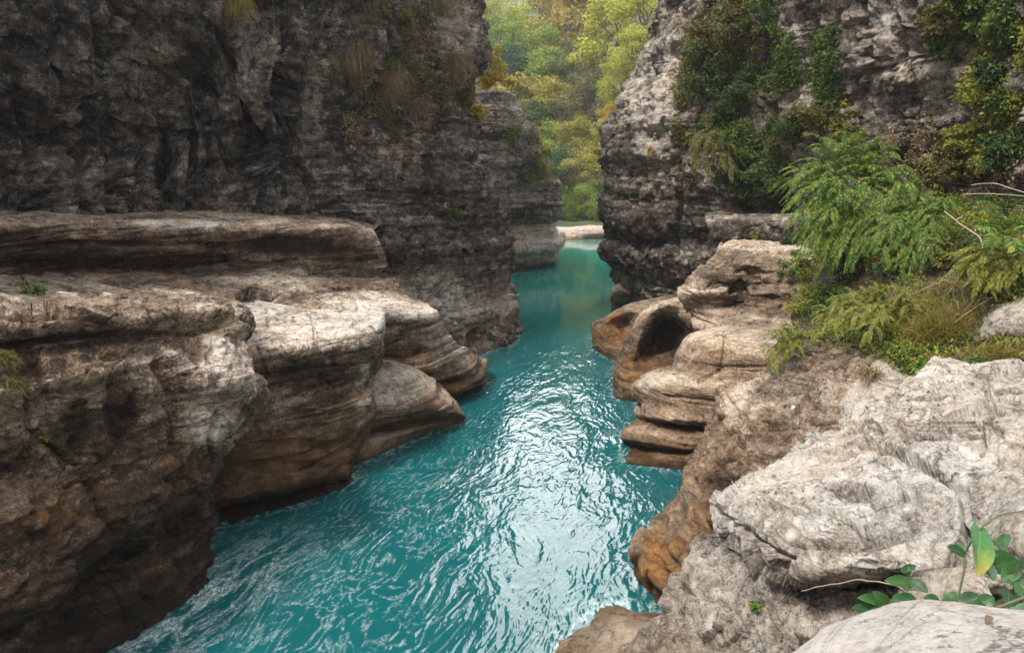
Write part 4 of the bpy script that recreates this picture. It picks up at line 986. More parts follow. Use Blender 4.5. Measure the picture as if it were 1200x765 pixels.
# ------------------------------------------------------------------ plants
def leaf_material(name, stops, trans=0.4, rough=0.55, spec=0.3):
    m = NT(name)
    col = m.ramp(m.geo.outputs['Random Per Island'], stops)
    b = m.node('ShaderNodeBsdfPrincipled', Base_Color=col, Roughness=rough)
    b.inputs['Specular IOR Level'].default_value = spec
    t = m.node('ShaderNodeBsdfTranslucent', Color=m.mix(1.0, col, (1.25, 1.2, 0.6), 'MULTIPLY'))
    mx = m.t.nodes.new('ShaderNodeMixShader')
    mx.inputs[0].default_value = trans
    m.t.links.new(b.outputs[0], mx.inputs[1]); m.t.links.new(t.outputs[0], mx.inputs[2])
    return m.finish(mx.outputs[0])

def plain_material(name, c0, c1, scale=8.0, rough=0.85):
    m = NT(name)
    b = m.node('ShaderNodeBsdfPrincipled', Base_Color=m.ramp(m.noise(m.vmul(m.pos, (1, 1, 0.4)), scale, 6, 0.7), [(0.3, c0), (0.7, c1)]), Roughness=rough)
    return m.finish(b.outputs[0])

LEAF = {
    'sunyellow': leaf_material('forest_yellow_green', [(0.0, (0.12, 0.18, 0.022)), (0.5, (0.29, 0.325, 0.045)), (1.0, (0.52, 0.46, 0.06))]),
    'sungreen': leaf_material('forest_green', [(0.0, (0.06, 0.13, 0.022)), (0.5, (0.17, 0.26, 0.045)), (1.0, (0.34, 0.37, 0.06))]),
    'sunolive': leaf_material('forest_olive', [(0.0, (0.09, 0.10, 0.016)), (0.5, (0.26, 0.245, 0.045)), (1.0, (0.46, 0.38, 0.07))]),
    'yellow': leaf_material('yellow_leaves', [(0.0, (0.16, 0.15, 0.015)), (0.5, (0.36, 0.28, 0.025)), (1.0, (0.52, 0.38, 0.04))]),
    'gold': leaf_material('golden_leaves', [(0.0, (0.17, 0.145, 0.03)), (0.5, (0.32, 0.25, 0.045)), (1.0, (0.44, 0.34, 0.08))]),
    'lime': leaf_material('yellow_green_leaves', [(0.0, (0.07, 0.11, 0.015)), (0.5, (0.19, 0.21, 0.03)), (1.0, (0.34, 0.30, 0.045))]),
    'green': leaf_material('green_leaves', [(0.0, (0.024, 0.055, 0.012)), (0.55, (0.068, 0.125, 0.022)), (1.0, (0.15, 0.19, 0.035))]),
    'olive': leaf_material('olive_leaves', [(0.0, (0.04, 0.045, 0.010)), (0.6, (0.12, 0.115, 0.024)), (1.0, (0.22, 0.18, 0.045))]),
    'greyolive': leaf_material('grey_olive_leaves', [(0.0, (0.05, 0.06, 0.025)), (0.6, (0.12, 0.125, 0.05)), (1.0, (0.20, 0.19, 0.09))]),
    'dark': leaf_material('dark_green_leaves', [(0.0, (0.016, 0.036, 0.010)), (0.6, (0.042, 0.085, 0.020)), (0.93, (0.08, 0.13, 0.03)), (1.0, (0.18, 0.15, 0.03))]),
    'teal': leaf_material('blue_green_leaves', [(0.0, (0.012, 0.045, 0.024)), (0.6, (0.03, 0.09, 0.045)), (1.0, (0.07, 0.15, 0.07))]),
    'fresh': leaf_material('fresh_green_leaves', [(0.0, (0.04, 0.09, 0.012)), (0.6, (0.11, 0.20, 0.025)), (0.9, (0.19, 0.26, 0.04)), (1.0, (0.36, 0.26, 0.03))]),
    'straw': leaf_material('dry_straw', [(0.0, (0.10, 0.07, 0.03)), (0.6, (0.24, 0.17, 0.085)), (1.0, (0.38, 0.29, 0.16))], trans=0.25),
    'drygreen': leaf_material('half_dry_grass', [(0.0, (0.07, 0.075, 0.012)), (0.5, (0.18, 0.16, 0.025)), (1.0, (0.28, 0.20, 0.06))], trans=0.3),
}
M_TWIG = plain_material('twig_bark', (0.05, 0.038, 0.026), (0.14, 0.11, 0.08))
M_STEMG = plain_material('green_stem', (0.05, 0.07, 0.02), (0.12, 0.13, 0.05))
M_STICK = plain_material('dry_stick_wood', (0.22, 0.17, 0.11), (0.42, 0.35, 0.25))

RS = np.random.RandomState(11)

def unit(v):
    return v / (np.linalg.norm(v, axis=-1, keepdims=True) + 1e-9)

def leaf_faces(P, D, Nn, L, W, fold=0.18, curl=0.15):
    """Pointed, folded leaves: base P, pointing along D, facing Nn, length L, width W (arrays)."""
    n = len(P)
    D = unit(D)
    S = unit(np.cross(D, Nn))
    U = np.cross(S, D)
    L = np.broadcast_to(np.asarray(L, float), (n,))[:, None]
    W = np.broadcast_to(np.asarray(W, float), (n,))[:, None]
    mid = P + D * L * 0.45
    V = np.stack([P, mid + S * W * .5 + U * L * fold * .4, P + D * L - U * L * curl, mid - S * W * .5 + U * L * fold * .4, mid], 1)
    b = (np.arange(n) * 5)[:, None]
    F = np.concatenate([b + np.array([[0, 1, 2, 4]]), b + np.array([[0, 4, 2, 3]])])
    return V.reshape(-1, 3), F

def blade_faces(P, D, L, W, droop):
    """Grass blades bent by their weight: three quads tapering to a tip."""
    n = len(P)
    D = unit(D)
    S = unit(np.cross(D, RS.normal(size=(n, 3))))
    L = np.asarray(L)[:, None]
    W = np.broadcast_to(np.asarray(W, float), (n,))[:, None]
    rows = []
    for f, w in ((0, 1), (.35, .9), (.7, .6), (1, .08)):
        c = P + D * L * f - np.array([0, 0, 1.0]) * L * (np.asarray(droop)[:, None] * f * f)
        rows += [c - S * W * w * .5, c + S * W * w * .5]
    V = np.stack(rows, 1)
    b = (np.arange(n) * 8)[:, None]
    F = np.concatenate([b + np.array([[2 * k, 2 * k + 1, 2 * k + 3, 2 * k + 2]]) for k in range(3)])
    return V.reshape(-1, 3), F

def tubes(paths, sides=6):
    """Tapered tubes: list of (points, radius at start, radius at end)."""
    VV, FF, o = [], [], 0
    for pts, r0, r1 in paths:
        pts = np.asarray(pts, float)
        k = len(pts)
        T = unit(np.gradient(pts, axis=0))
        ref = np.array([0.31, 0.23, 0.92])
        A = unit(np.cross(T, ref)); B = np.cross(T, A)
        r = np.linspace(r0, r1, k)[:, None, None]
        a = np.linspace(0, 2 * math.pi, sides, endpoint=False)
        ring = pts[:, None] + r * (np.cos(a)[None, :, None] * A[:, None] + np.sin(a)[None, :, None] * B[:, None])
        VV.append(ring.reshape(-1, 3))
        i = np.arange(k * sides).reshape(k, sides) + o
        j = np.roll(i, -1, 1)
        FF.append(np.stack([i[:-1], j[:-1], j[1:], i[1:]], -1).reshape(-1, 4))
        o += k * sides
    return np.concatenate(VV), np.concatenate(FF)

def bent(a, b, n=6, sag=0.0, wob=0.05):
    a, b = np.asarray(a, float), np.asarray(b, float)
    t = np.linspace(0, 1, n)[:, None]
    L = np.linalg.norm(b - a)
    p = a + (b - a) * t
    p[:, 2] += (sag * L * 4 * t * (1 - t))[:, 0]
    p[1:-1] += RS.normal(size=(n - 2, 3)) * wob * L
    return p

def clump_points(n_cl, per, flat=0.75, clump=0.34, core=0.55):
    """Leaf points in a unit crown made of many uneven clumps; also each point's outward direction."""
    c = unit(RS.normal(size=(n_cl, 3))) * (RS.uniform(core, 1.0, (n_cl, 1)))
    c[:, 2] = c[:, 2] * flat
    c *= (1 + 0.25 * fbm(c.astype(np.float32) * 1.3 + RS.uniform(0, 50), 2))[:, None]
    cs = clump * RS.uniform(0.55, 1.25, (n_cl, 1))
    P, O = [], []
    for k in range(n_cl):
        m = int(per * RS.uniform(.6, 1.4))
        q = unit(RS.normal(size=(m, 3))) * RS.uniform(.25, 1, (m, 1)) ** .5
        q[:, 2] *= 0.55
        P.append(c[k] + q * cs[k])
        O.append(unit(q + 0.5 * c[k] + [0, 0, .35]))
    return np.concatenate(P), np.concatenate(O), c

def crown_mesh(name, n_cl, per, leaf, flat=0.75, clump=0.34, core=0.5, mat=None):
    P, O, c = clump_points(n_cl, per, flat, clump, core)
    n = len(P)
    D = unit(O * .5 + RS.normal(size=(n, 3)) * .6 + [0, 0, -.25])
    Nn = unit(O + RS.normal(size=(n, 3)) * .45 + [0, 0, .6])
    L = leaf * RS.uniform(.6, 1.3, n)
    V, F = leaf_faces(P, D, Nn, L, L * .55)
    o = mesh_np(name, V, F, mat, smooth=False)
    return o, c

# ---- forest at the head of the gorge
TEMPL = []
for k in range(7):
    o, c = crown_mesh('crown', [46, 60, 38, 52, 70, 44, 56][k], [150, 120, 170, 140, 100, 150, 130][k], [.085, .075, .095, .08, .07, .09, .08][k],
                      flat=[.8, .95, .65, 1.1, .75, .9, 1.2][k], clump=[.34, .28, .40, .32, .26, .36, .30][k], mat=LEAF['green'])
    TEMPL.append((o.data, c))
    bpy.data.objects.remove(o)

M_BARK = plain_material('tree_bark', (0.06, 0.05, 0.04), (0.2, 0.17, 0.14), 3.0)
def tree(px, py, Y, rpx, leaf, label, flat=1.0, name='tree'):
    r = rpx * 1.22 * Y / FPX
    cx, cy, cz = at(px, py, Y)
    g = float(hill_z(np.array([cx]), np.array([cy]))[0]) - 0.3
    g = min(g, cz - r * 0.9)
    root = empty(name, (cx, cy, g))
    tag(root, label, 'tree', 'trees of the forest behind the pool')
    data, c = TEMPL[RS.randint(len(TEMPL))]
    cr = bpy.data.objects.new('crown', data)
    COL.objects.link(cr)
    cr.parent = root
    cr.location = (0, 0, cz - g)
    rz = RS.uniform(0, 6.28)
    cr.rotation_euler = (0, 0, rz)
    cr.scale = (r, r, r * flat)
    cr.material_slots[0].link = 'OBJECT'
    cr.material_slots[0].material = LEAF[leaf]
    ca, sa = math.cos(rz), math.sin(rz)
    cw = np.stack([(c[:, 0] * ca - c[:, 1] * sa) * r, (c[:, 0] * sa + c[:, 1] * ca) * r, c[:, 2] * r * flat + cz - g], 1)
    tr = r * 0.045 + 0.05
    fork = np.array([RS.uniform(-.1, .1) * r, RS.uniform(-.1, .1) * r, max(cz - g - r * .45, (cz - g) * .5)])
    paths = [(bent((0, 0, 0), fork, 7, 0, .02), tr * 1.3, tr * .75)]
    for k in RS.permutation(len(cw))[:14]:
        paths.append((bent(fork, cw[k], 6, .06, .05), tr * .55, tr * .12))
    V, F = tubes(paths, 6)
    mesh_np('trunk', V, F, M_BARK, root)
    return root

for a in [
    (566, 14, 128, 26, 'sunyellow', 'yellow-green tree showing just past the pale top of the buttress'),
    (594, 34, 132, 34, 'sunyellow', 'pale lime tree below the strip of distant hills'),
    (640, 20, 140, 30, 'greyolive', 'hazy grey-green tree at the back, under the distant hills'),
    (618, 66, 118, 34, 'sungreen', 'layered mid-green tree in front of the pale lime tree'),
    (585, 78, 112, 24, 'teal', 'blue-green tree rising behind the yellow bush'),
    (668, 32, 122, 42, 'gold', 'broad golden tree at the top of the forest'),
    (700, 8, 126, 34, 'gold', 'golden tree high up beside the right cliff'),
    (722, 42, 100, 44, 'sunyellow', 'bright yellow-green tree leaning against the pale-spotted cliff'),
    (756, 20, 92, 36, 'sunyellow', 'yellow-green tree half hidden by the top of the right cliff'),
    (604, 112, 106, 30, 'sunolive', 'olive tree above the crest of the far stepped cliff'),
    (646, 92, 112, 32, 'sungreen', 'green tree between the golden crown and the olive one'),
    (684, 84, 106, 30, 'greyolive', 'grey-olive tree with a leaning bare branch'),
    (652, 132, 100, 30, 'sunolive', 'dull olive tree in the centre of the forest'),
    (622, 146, 96, 26, 'dark', 'dark green tree close behind the slope of the far stepped cliff'),
    (692, 126, 94, 32, 'greyolive', 'pale grey-olive tree draped with creepers'),
    (726, 100, 88, 24, 'sunyellow', 'lime tree touching the edge of the right cliff at mid height'),
    (722, 134, 86, 17, 'yellow', 'small yellow tree against the right cliff'),
    (712, 160, 84, 16, 'sunyellow', 'small lime tree under the yellow one'),
    (644, 172, 90, 26, 'sungreen', 'green tree just over the shoulder of the far stepped cliff'),
    (674, 172, 88, 26, 'sunolive', 'olive tree trailing creepers down towards the pool'),
    (700, 186, 84, 20, 'sunolive', 'olive-brown tree low beside the right cliff'),
    (655, 204, 84, 22, 'teal', 'blue-green tree low over the pool'),
    (680, 212, 82, 24, 'sunolive', 'dense olive tree low over the middle of the pool'),
    (640, 212, 83, 18, 'fresh', 'fresh green sapling at the end of the far stepped cliff'),
    (742, 66, 84, 24, 'sunyellow', 'yellow-green sapling hanging over the edge of the right cliff'),
    (600, 60, 124, 30, 'sungreen', 'green tree filling the gap behind the layered tree'),
    (640, 56, 128, 30, 'sunolive', 'olive tree behind the layered tree'),
    (664, 110, 118, 34, 'sungreen', 'green tree in the shade behind the central olive tree'),
    (652, 238, 80, 17, 'dark', 'low dark tree at the water end of the far stepped cliff'),
    (690, 240, 79.5, 19, 'sungreen', 'low leafy tree right above the pale rock bar'),
    (668, 246, 79, 14, 'fresh', 'small bright sapling right above the pale rock bar'),
    (712, 226, 80, 16, 'dark', 'low dark tree squeezed against the right cliff'),
]:
    tree(*a)

def shrub(px, py, key, rpx, leaf, label, flat=0.8, n_cl=14, per=60, lsize=0.13, name='shrub', out=0.55, group=None, Y=None, depth=0.8, clump=0.36, cat='shrub'):
    """Bush rooted on the rock seen at (px, py): woody stems and a loose crown of leaves."""
    if Y is None:
        p, nn = on_surface(key, px, py)
    else:
        p, nn = np.array(at(px, py, Y)), np.array([0, -0.5, 0.8])
    r = rpx * p[1] / FPX
    nn = nn / np.linalg.norm(nn)
    root = empty(name, p - nn * 0.05)
    tag(root, label, cat, group)
    P, O, c = clump_points(n_cl, per, flat, clump, 0.35)
    sc = np.array([r, r * depth, r])
    cen = nn * r * out + np.array([0, 0, r * 0.12])
    P, c = P * sc + cen, c * sc + cen
    n = len(P)
    D = unit(O * .6 + RS.normal(size=(n, 3)) * .55 + [0, 0, -.3])
    Nn = unit(O + RS.normal(size=(n, 3)) * .4 + [0, -.2, .6])
    L = lsize * RS.uniform(.6, 1.35, n)
    V, F = leaf_faces(P, D, Nn, L, L * .5)
    mesh_np('foliage', V, F, LEAF[leaf], root, smooth=False)
    paths = [(bent((0, 0, 0), c[k], 6, .05, .05), 0.022 * r + .006, 0.004) for k in RS.permutation(len(c))[:10]]
    V, F = tubes(paths, 5)
    mesh_np('stem', V, F, M_TWIG, root)
    return root

def grass(px, py, key, rpx, leaf, label, n=500, name='grass_tuft', Y=None, droop=0.6, up=0.7, w=0.012, group=None, spread=0.5, cat='grass tuft'):
    if Y is None:
        p, nn = on_surface(key, px, py)
    else:
        p, nn = np.array(at(px, py, Y)), np.array([0, -0.4, 0.9])
    r = rpx * p[1] / FPX
    B = RS.normal(size=(n, 3)) * r * spread * np.array([1, .5, .6])
    D = unit(RS.normal(size=(n, 3)) * .55 + nn * .5 + [0, 0, up])
    L = r * RS.uniform(.5, 1.35, n)
    V, F = blade_faces(B, D, L, w * RS.uniform(.6, 1.4, n), droop * RS.uniform(.5, 1.3, n))
    o = mesh_np(name, V, F, LEAF[leaf], smooth=True)
    o.location = p
    return tag(o, label, cat, group)

def frond_paths(p0, tips, sag, n=14, sh=0.42):
    """Arching rachis curves from a root to each tip."""
    out = []
    t = np.linspace(0, 1, n)[:, None]
    for q in tips:
        p0_, q = np.asarray(p0, float), np.asarray(q, float)
        L = np.linalg.norm(q - p0_)
        c = p0_ + (q - p0_) * sh + np.array([0, 0, sag * L])
        out.append((1 - t) ** 2 * p0_ + 2 * t * (1 - t) * c + t * t * q)
    return out

def side_fronds(paths, per, length, droop):
    """Short drooping sprays leaving each branch along its outer half."""
    out = []
    t = np.linspace(0, 1, 9)[:, None]
    for pth in paths:
        T = unit(np.gradient(pth, axis=0))
        for k in range(per):
            i = int(RS.uniform(.3, .98) * (len(pth) - 1))
            d = unit(T[i] * .8 + RS.normal(size=3) * np.array([.75, .6, .35]))
            L = length * RS.uniform(.55, 1.25)
            p = pth[i] + d * L * t
            p[:, 2] += (0.16 * L * 4 * t * (1 - t) - droop * L * t * t)[:, 0]
            out.append(p)
    return out

def pinnate(paths, start=0.25, step=0.05, ll=0.13, lw=0.4, hang=0.3):
    """Paired leaflets along every rachis."""
    PP, DD, NN, LL = [], [], [], []
    for pth in paths:
        seg = np.linalg.norm(np.diff(pth, axis=0), axis=1)
        s = np.concatenate([[0], np.cumsum(seg)])
        m = max(4, int(s[-1] * (1 - start) / step))
        u = np.linspace(start, 1, m) * s[-1]
        pt = np.stack([np.interp(u, s, pth[:, k]) for k in range(3)], 1)
        T = unit(np.gradient(pt, axis=0))
        S = unit(np.cross(T, [0, 0, 1.0]) + RS.normal(size=3) * .15)
        Nn = np.cross(S, T)
        sz = np.sin(np.linspace(.35, 2.75, m)) ** .7
        for sg in (-1, 1):
            PP.append(pt); DD.append(unit(S * sg + T * .55 + RS.normal(size=(m, 3)) * .12 + [0, 0, -hang]))
            NN.append(Nn + RS.normal(size=(m, 3)) * .2); LL.append(ll * sz * RS.uniform(.8, 1.15, m))
    L = np.concatenate(LL)
    return leaf_faces(np.concatenate(PP), np.concatenate(DD), np.concatenate(NN), L, L * lw)

def fern(px, py, key, leaf, label, tips, name='fern', Y=None, sag=0.25, ll=0.13, step=0.05, lw=0.38, start=.2, cat='fern', per=0, spray=0.6, droop=0.5, group=None):
    """Plant of feathery fronds; the tips are given as picture points with their depth."""
    p = np.array(at(px, py, Y)) if Y is not None else on_surface(key, px, py)[0]
    root = empty(name, p)
    tag(root, label, cat, group)
    T = [np.array(at(q[0], q[1], q[2])) - p for q in tips]
    main = frond_paths((0, 0, 0), T, sag)
    sub = side_fronds(main, per, spray, droop) if per else []
    V, F = pinnate(sub + ([] if per else main), start if not per else .08, step, ll, lw)
    mesh_np('foliage', V, F, LEAF[leaf], root, smooth=False)
    V, F = tubes([(q, 0.012, 0.004) for q in main] + [(q, 0.004, 0.002) for q in sub], 5)
    mesh_np('stem', V, F, M_STEMG, root)
    return root

def stick(pts, r0, r1, label, name='dead_branch', mat=None, cat='branch', side=None):
    P = np.array([at(*q) for q in pts])
    t = np.linspace(0, len(P) - 1, 6 * len(P))
    P = cr_interp(P, t)
    P = P + np.stack([0.012 * perlin(P * 4.0), 0.012 * perlin(P * 4.0 + 9), 0.012 * perlin(P * 4.0 + 21)], 1)
    paths = [(P - P[0], r0, r1)]
    for f, dx, dz in side or ():
        a = (P - P[0])[int(f * (len(P) - 1))]
        paths.append((bent(a, a + np.array([dx, -.05, dz]), 6, .05, .04), r1 * 1.1, r1 * .4))
    V, F = tubes(paths, 7)
    o = mesh_np(name, V, F, mat or M_STICK)
    o.location = P[0]
    return tag(o, label, cat)

def cover(name, key, label, leaf, n, box, size, thr=0.0, freq=0.6, lift=0.05, seed=0.0, soft=0.1, narrow=.5):
    """Leaves of creepers and weeds spread over a rock face inside a picture region, in patches."""
    P, Nn = SURF[key]
    if key not in _PROJ:
        _PROJ[key] = project(P)
    x, y, d = _PROJ[key]
    x0, y0, x1, y1 = box
    u, v = (x - x0) / (x1 - x0), (y - y0) / (y1 - y0)
    fade = np.clip(np.minimum(np.minimum(u, 1 - u), np.minimum(v, 1 - v)) * 5, 0, 1)
    w = sstep(thr, thr + soft, fbm((P * freq).astype(np.float32) + seed, 4, .6) + .35 * (fade - 1)) * (fade > 0)
    w = w * d * d
    c = np.cumsum(w)
    j = np.searchsorted(c, RS.uniform(0, c[-1], n))
    j = np.clip(j, 0, len(P) - 1)
    q = P[j] + RS.normal(size=(n, 3)) * .06 + Nn[j] * RS.uniform(0, lift, (n, 1))
    D = unit(RS.normal(size=(n, 3)) + Nn[j] * .5 + [0, 0, -.4])
    N2 = unit(Nn[j] + RS.normal(size=(n, 3)) * .5 + [0, 0, .4])
    L = size * RS.uniform(.5, 1.4, n)
    V, F = leaf_faces(q, D, N2, L, L * narrow)
    o = mesh_np(name, V, F, LEAF[leaf], smooth=False)
    return tag(o, label, kind='stuff')

cover('cliff_creeper', 'R1', 'dark creeper leaves spread over the right cliff', 'green', 12000, (790, -20, 1020, 262), .11, .04, .28, .3, 3)
cover('cliff_weeds', 'R1', 'olive weeds in patches on the right cliff', 'olive', 12000, (780, -20, 1010, 262), .12, .04, .30, .3, 13)
cover('right_creeper', 'R1', 'green creepers and weeds at the right end of the cliff', 'lime', 6500, (1050, -20, 1260, 262), .10, .10, .35, .3, 23)
cover('brown_weeds', 'R1', 'withered weeds low on the right cliff', 'straw', 3500, (960, 60, 1260, 262), .08, .08, .4, .12, 33)
cover('buttress_weeds', 'L3', 'olive weeds on the upper buttress', 'olive', 9000, (385, -30, 522, 165), .10, .06, .35, .15, 43)
cover('buttress_straw', 'L3', 'withered grass on the upper buttress', 'straw', 7000, (385, -30, 522, 165), .12, .02, .4, .15, 53, .1, .25)
cover('step_weeds', 'L4', 'weeds along the ledges of the far stepped cliff', 'olive', 2600, (555, 105, 665, 245), .16, .08, .4, .2, 63)
cover('undergrowth', 'BK', 'mixed low green undergrowth on the soil bank', 'green', 30000, (915, 200, 1310, 500), .075, -.05, .5, .15, 73)
cover('dry_undergrowth', 'BK', 'withered leaves and stems on the soil bank', 'straw', 9000, (915, 200, 1310, 500), .08, -.1, .7, .06, 83, .2, .22)
cover('olive_undergrowth', 'BK', 'olive weeds on the soil bank', 'lime', 22000, (915, 200, 1310, 500), .075, -.05, .5, .2, 93)

# ---- left side
G_CL = 'shrubs growing on the cliffs'
shrub(575, 96, 'L4', 24, 'yellow', 'yellow bush in the notch between the grey buttress and the far stepped cliff', 1.3, 22, 110, 0.20, out=.5, name='bush', Y=43.5, cat='bush')
shrub(560, 140, 'L4', 13, 'yellow', 'smaller yellow bush low in the notch, under the larger yellow one', 1.0, 12, 80, 0.17, name='bush', Y=41, cat='bush')
shrub(596, 163, 'L4', 9, 'fresh', 'single fresh green shrub on the face of the far stepped cliff', .9, 8, 40, .22)
shrub(630, 184, 'L4', 12, 'lime', 'yellow-green shrub on the slope of the far stepped cliff', .7, 10, 50, .22)
shrub(612, 206, 'L4', 14, 'olive', 'low olive shrub spread along a ledge of the far stepped cliff', .35, 10, 50, .2)
for a in [
    (430, 12, 22, 'olive', 'olive shrub at the top of the buttress next to the hanging straw'),
    (462, 38, 20, 'olive', 'scrubby olive shrub high on the buttress, right of the fresh sprig'),
    (446, 30, 9, 'fresh', 'fresh green sprig high on the buttress'),
    (492, 20, 18, 'greyolive', 'grey-olive shrub left of the pale smooth column of the buttress'),
    (478, 84, 20, 'olive', 'sparse olive shrub in the middle of the buttress'),
    (512, 112, 22, 'greyolive', 'grey-olive shrub below the pale smooth column'),
    (540, 118, 14, 'olive', 'olive shrub at the edge of the buttress beside the yellow bush'),
    (450, 72, 12, 'green', 'small green shrub on the upper face of the buttress'),
]:
    shrub(a[0], a[1], 'L3', a[2] * 1.15, a[3], a[4], .9, 18, 60, .11, group=G_CL, depth=.5, out=.32)
shrub(532, 252, 'L3', 10, 'green', 'small creeping plant on the dark lower face of the buttress', .5, 8, 36, .10, name='creeper', depth=.4, out=.25, cat='creeper')
grass(404, 58, 'L3', 19, 'straw', 'large straw-coloured tuft hanging from the buttress beside the dark cliff', 3800, droop=1.5, up=.6, w=.010, spread=.62)
grass(410, 8, 'L3', 16, 'straw', 'straw-coloured tuft at the very top of the buttress', 2600, droop=1.2, up=.6, w=.010, spread=.7)
grass(528, 76, 'L3', 15, 'straw', 'pale dry tuft under the smooth pale column', 2600, droop=1.2, up=.6, w=.010, spread=.7)
grass(452, 92, 'L3', 16, 'straw', 'thin brown tuft on the middle of the buttress face', 1400, droop=1.2, up=.5, w=.010, spread=.8)
grass(512, 6, 'L3', 14, 'straw', 'dry tuft left of the smooth pale column', 1400, droop=1.2, up=.5, w=.010, spread=.8)
grass(270, 4, 'L1', 17, 'drygreen', 'green and straw tuft at the top of the dark cliff', 700, droop=1.2, up=.6, w=.018)
shrub(42, 346, 'L2A', 20, 'green', 'small green-leaved plant growing on the rock terrace', .7, 10, 22, .10, name='seedling_plant', Y=13.2, out=.5, cat='plant')
grass(6, 420, 'L2B', 13, 'olive', 'upper mossy grass tuft on the undercut block', 700, droop=.9, up=.3, w=.008)
grass(14, 450, 'L2B', 13, 'olive', 'lower mossy grass tuft on the undercut block', 700, droop=1.0, up=.3, w=.008)
shrub(58, 514, 'L2B', 5, 'fresh', 'tiny green sprout on the face of the undercut block', .7, 5, 16, .05, name='sprout', cat='sprout')

# ---- right cliff
for a in [
    (838, 60, 34, 'olive', 'olive shrub draping the upper part of the right cliff', 1.1, 26, 75),
    (846, 96, 32, 'dark', 'dense dark green shrub in the middle of the right cliff', .9, 24, 80),
    (872, 120, 26, 'dark', 'dark shrub right below the dense one on the right cliff', .9, 20, 75),
    (880, 40, 28, 'olive', 'olive shrub in the recess beside the pale rock pillar', 1.2, 20, 70),
    (905, 14, 24, 'green', 'green shrub at the top of the recess in the right cliff', 1.0, 16, 70),
    (868, 8, 26, 'olive', 'olive shrub at the top of the right cliff, left of the green one', .8, 16, 65),
    (852, 152, 22, 'dark', 'dark leafy shrub over the drooping fern on the right cliff', .8, 16, 70),
    (884, 178, 28, 'green', 'green shrub filling the corner above the low dark rock step', .8, 20, 75),
    (878, 216, 30, 'dark', 'dark shrub standing on the low dark rock step', .8, 22, 80),
    (912, 208, 26, 'green', 'green shrub between the dark shrub and the feathery fronds', .8, 20, 75),
    (930, 150, 24, 'dark', 'dark creeping shrub beneath the white vein in the cliff', .6, 16, 65),
    (968, 138, 26, 'olive', 'olive shrub with yellow tips beneath the white vein', .6, 16, 65),
    (1000, 160, 22, 'olive', 'brownish olive shrub behind the top of the feathery fronds', .8, 16, 60),
    (1118, 22, 25, 'olive', 'olive shrub hanging from the top right of the cliff', 1.0, 24, 80),
    (1152, 10, 24, 'green', 'green shrub at the top right of the cliff', .8, 22, 80),
    (1190, 24, 24, 'green', 'overhanging green shrub in the top right corner', .9, 20, 80),
    (1112, 60, 14, 'green', 'small green shrub dangling below the hanging olive one', 1.1, 10, 50),
    (1168, 86, 20, 'dark', 'dark shrub in a cleft at the right edge of the cliff', .8, 16, 65),
    (1186, 128, 20, 'green', 'green shrub at the right edge halfway down the cliff', .8, 20, 75),
    (1148, 164, 25, 'lime', 'broad yellow-green shrub on the cliff above the dry canes', .7, 22, 75),
    (1190, 176, 26, 'dark', 'dark shrub at the right edge just above the dry canes', .7, 18, 75),
    (1120, 190, 22, 'olive', 'olive shrub low on the cliff left of the broad yellow-green one', .6, 14, 65),
]:
    shrub(a[0], a[1], 'R1', a[2] * 1.3, a[3], a[4], a[5], int(a[6] * 1.5), int(a[7] * 1.3), .12, group=G_CL, depth=.5, out=.38, clump=.30)
shrub(990, 122, 'R1', 9, 'yellow', 'few bright yellow leaves on the cliff under the white vein', .8, 7, 20, .13, name='yellow_sprig', depth=.5, out=.3, cat='sprig')
shrub(763, 176, 'R1', 4, 'yellow', 'upper of two tiny yellow plants on the bare left face of the right cliff', .8, 4, 14, .14, name='yellow_sprig', depth=.6, out=.3, cat='sprig')
shrub(764, 196, 'R1', 6, 'lime', 'lower of two tiny yellow plants on the bare left face of the right cliff', .6, 5, 16, .14, name='yellow_sprig', depth=.6, out=.3, cat='sprig')
fern(848, 160, 'R1', 'olive', 'drooping olive fern on the right cliff', [(812, 180, 27.5), (816, 200, 27.3), (830, 205, 27), (842, 208, 27), (808, 168, 28), (856, 200, 26.8), (822, 166, 27.5)], Y=28.6, ll=.14, step=.055, sag=.35, per=12, spray=.6, droop=.4)

# ---- the bank on the right
fern(1000, 236, 'BK', 'fresh', 'big shrub of arching feathery fronds over the scooped rock lumps', [
    (934, 232, 18.6), (938, 250, 18.4), (944, 268, 18.2), (952, 284, 18.0), (966, 300, 17.9), (980, 306, 17.8), (962, 262, 17.8), (946, 206, 19.0), (952, 190, 19.2), (968, 172, 19.4),
    (986, 158, 19.6), (1004, 156, 19.6), (976, 240, 17.6), (990, 284, 17.6), (1004, 296, 17.5), (1024, 198, 18.6), (1050, 208, 18.0), (1066, 222, 17.4), (1040, 180, 18.8), (958, 220, 18.4), (930, 214, 19), (1010, 176, 19), (1034, 232, 17.6)], Y=19.2, name='feathery_shrub', ll=.125, step=.045, sag=.30, cat='shrub', per=18, spray=.80, droop=.28)
fern(1072, 262, 'BK', 'fresh', 'feathery fine-leaved shrub right of the big arching one', [
    (1012, 262, 16.8), (1020, 284, 16.4), (1030, 300, 16), (1050, 310, 15.8), (1068, 312, 15.6), (1086, 300, 15.4), (1100, 280, 15.5), (1096, 256, 16), (1076, 232, 16.8), (1050, 236, 17), (1112, 240, 16), (1040, 270, 16.2)], Y=17.2, name='feathery_shrub', ll=.085, step=.034, sag=.28, cat='shrub', per=32, spray=.5, droop=.2)
fern(1176, 282, 'BK', 'fresh', 'fern rosette with broad bright leaflets at the right edge', [(1142, 268, 13), (1150, 256, 13.2), (1170, 250, 13.2), (1196, 252, 13), (1210, 268, 12.6), (1160, 288, 12.6), (1192, 296, 12.4)], Y=13.4, ll=.20, step=.07, sag=.3, lw=.42)
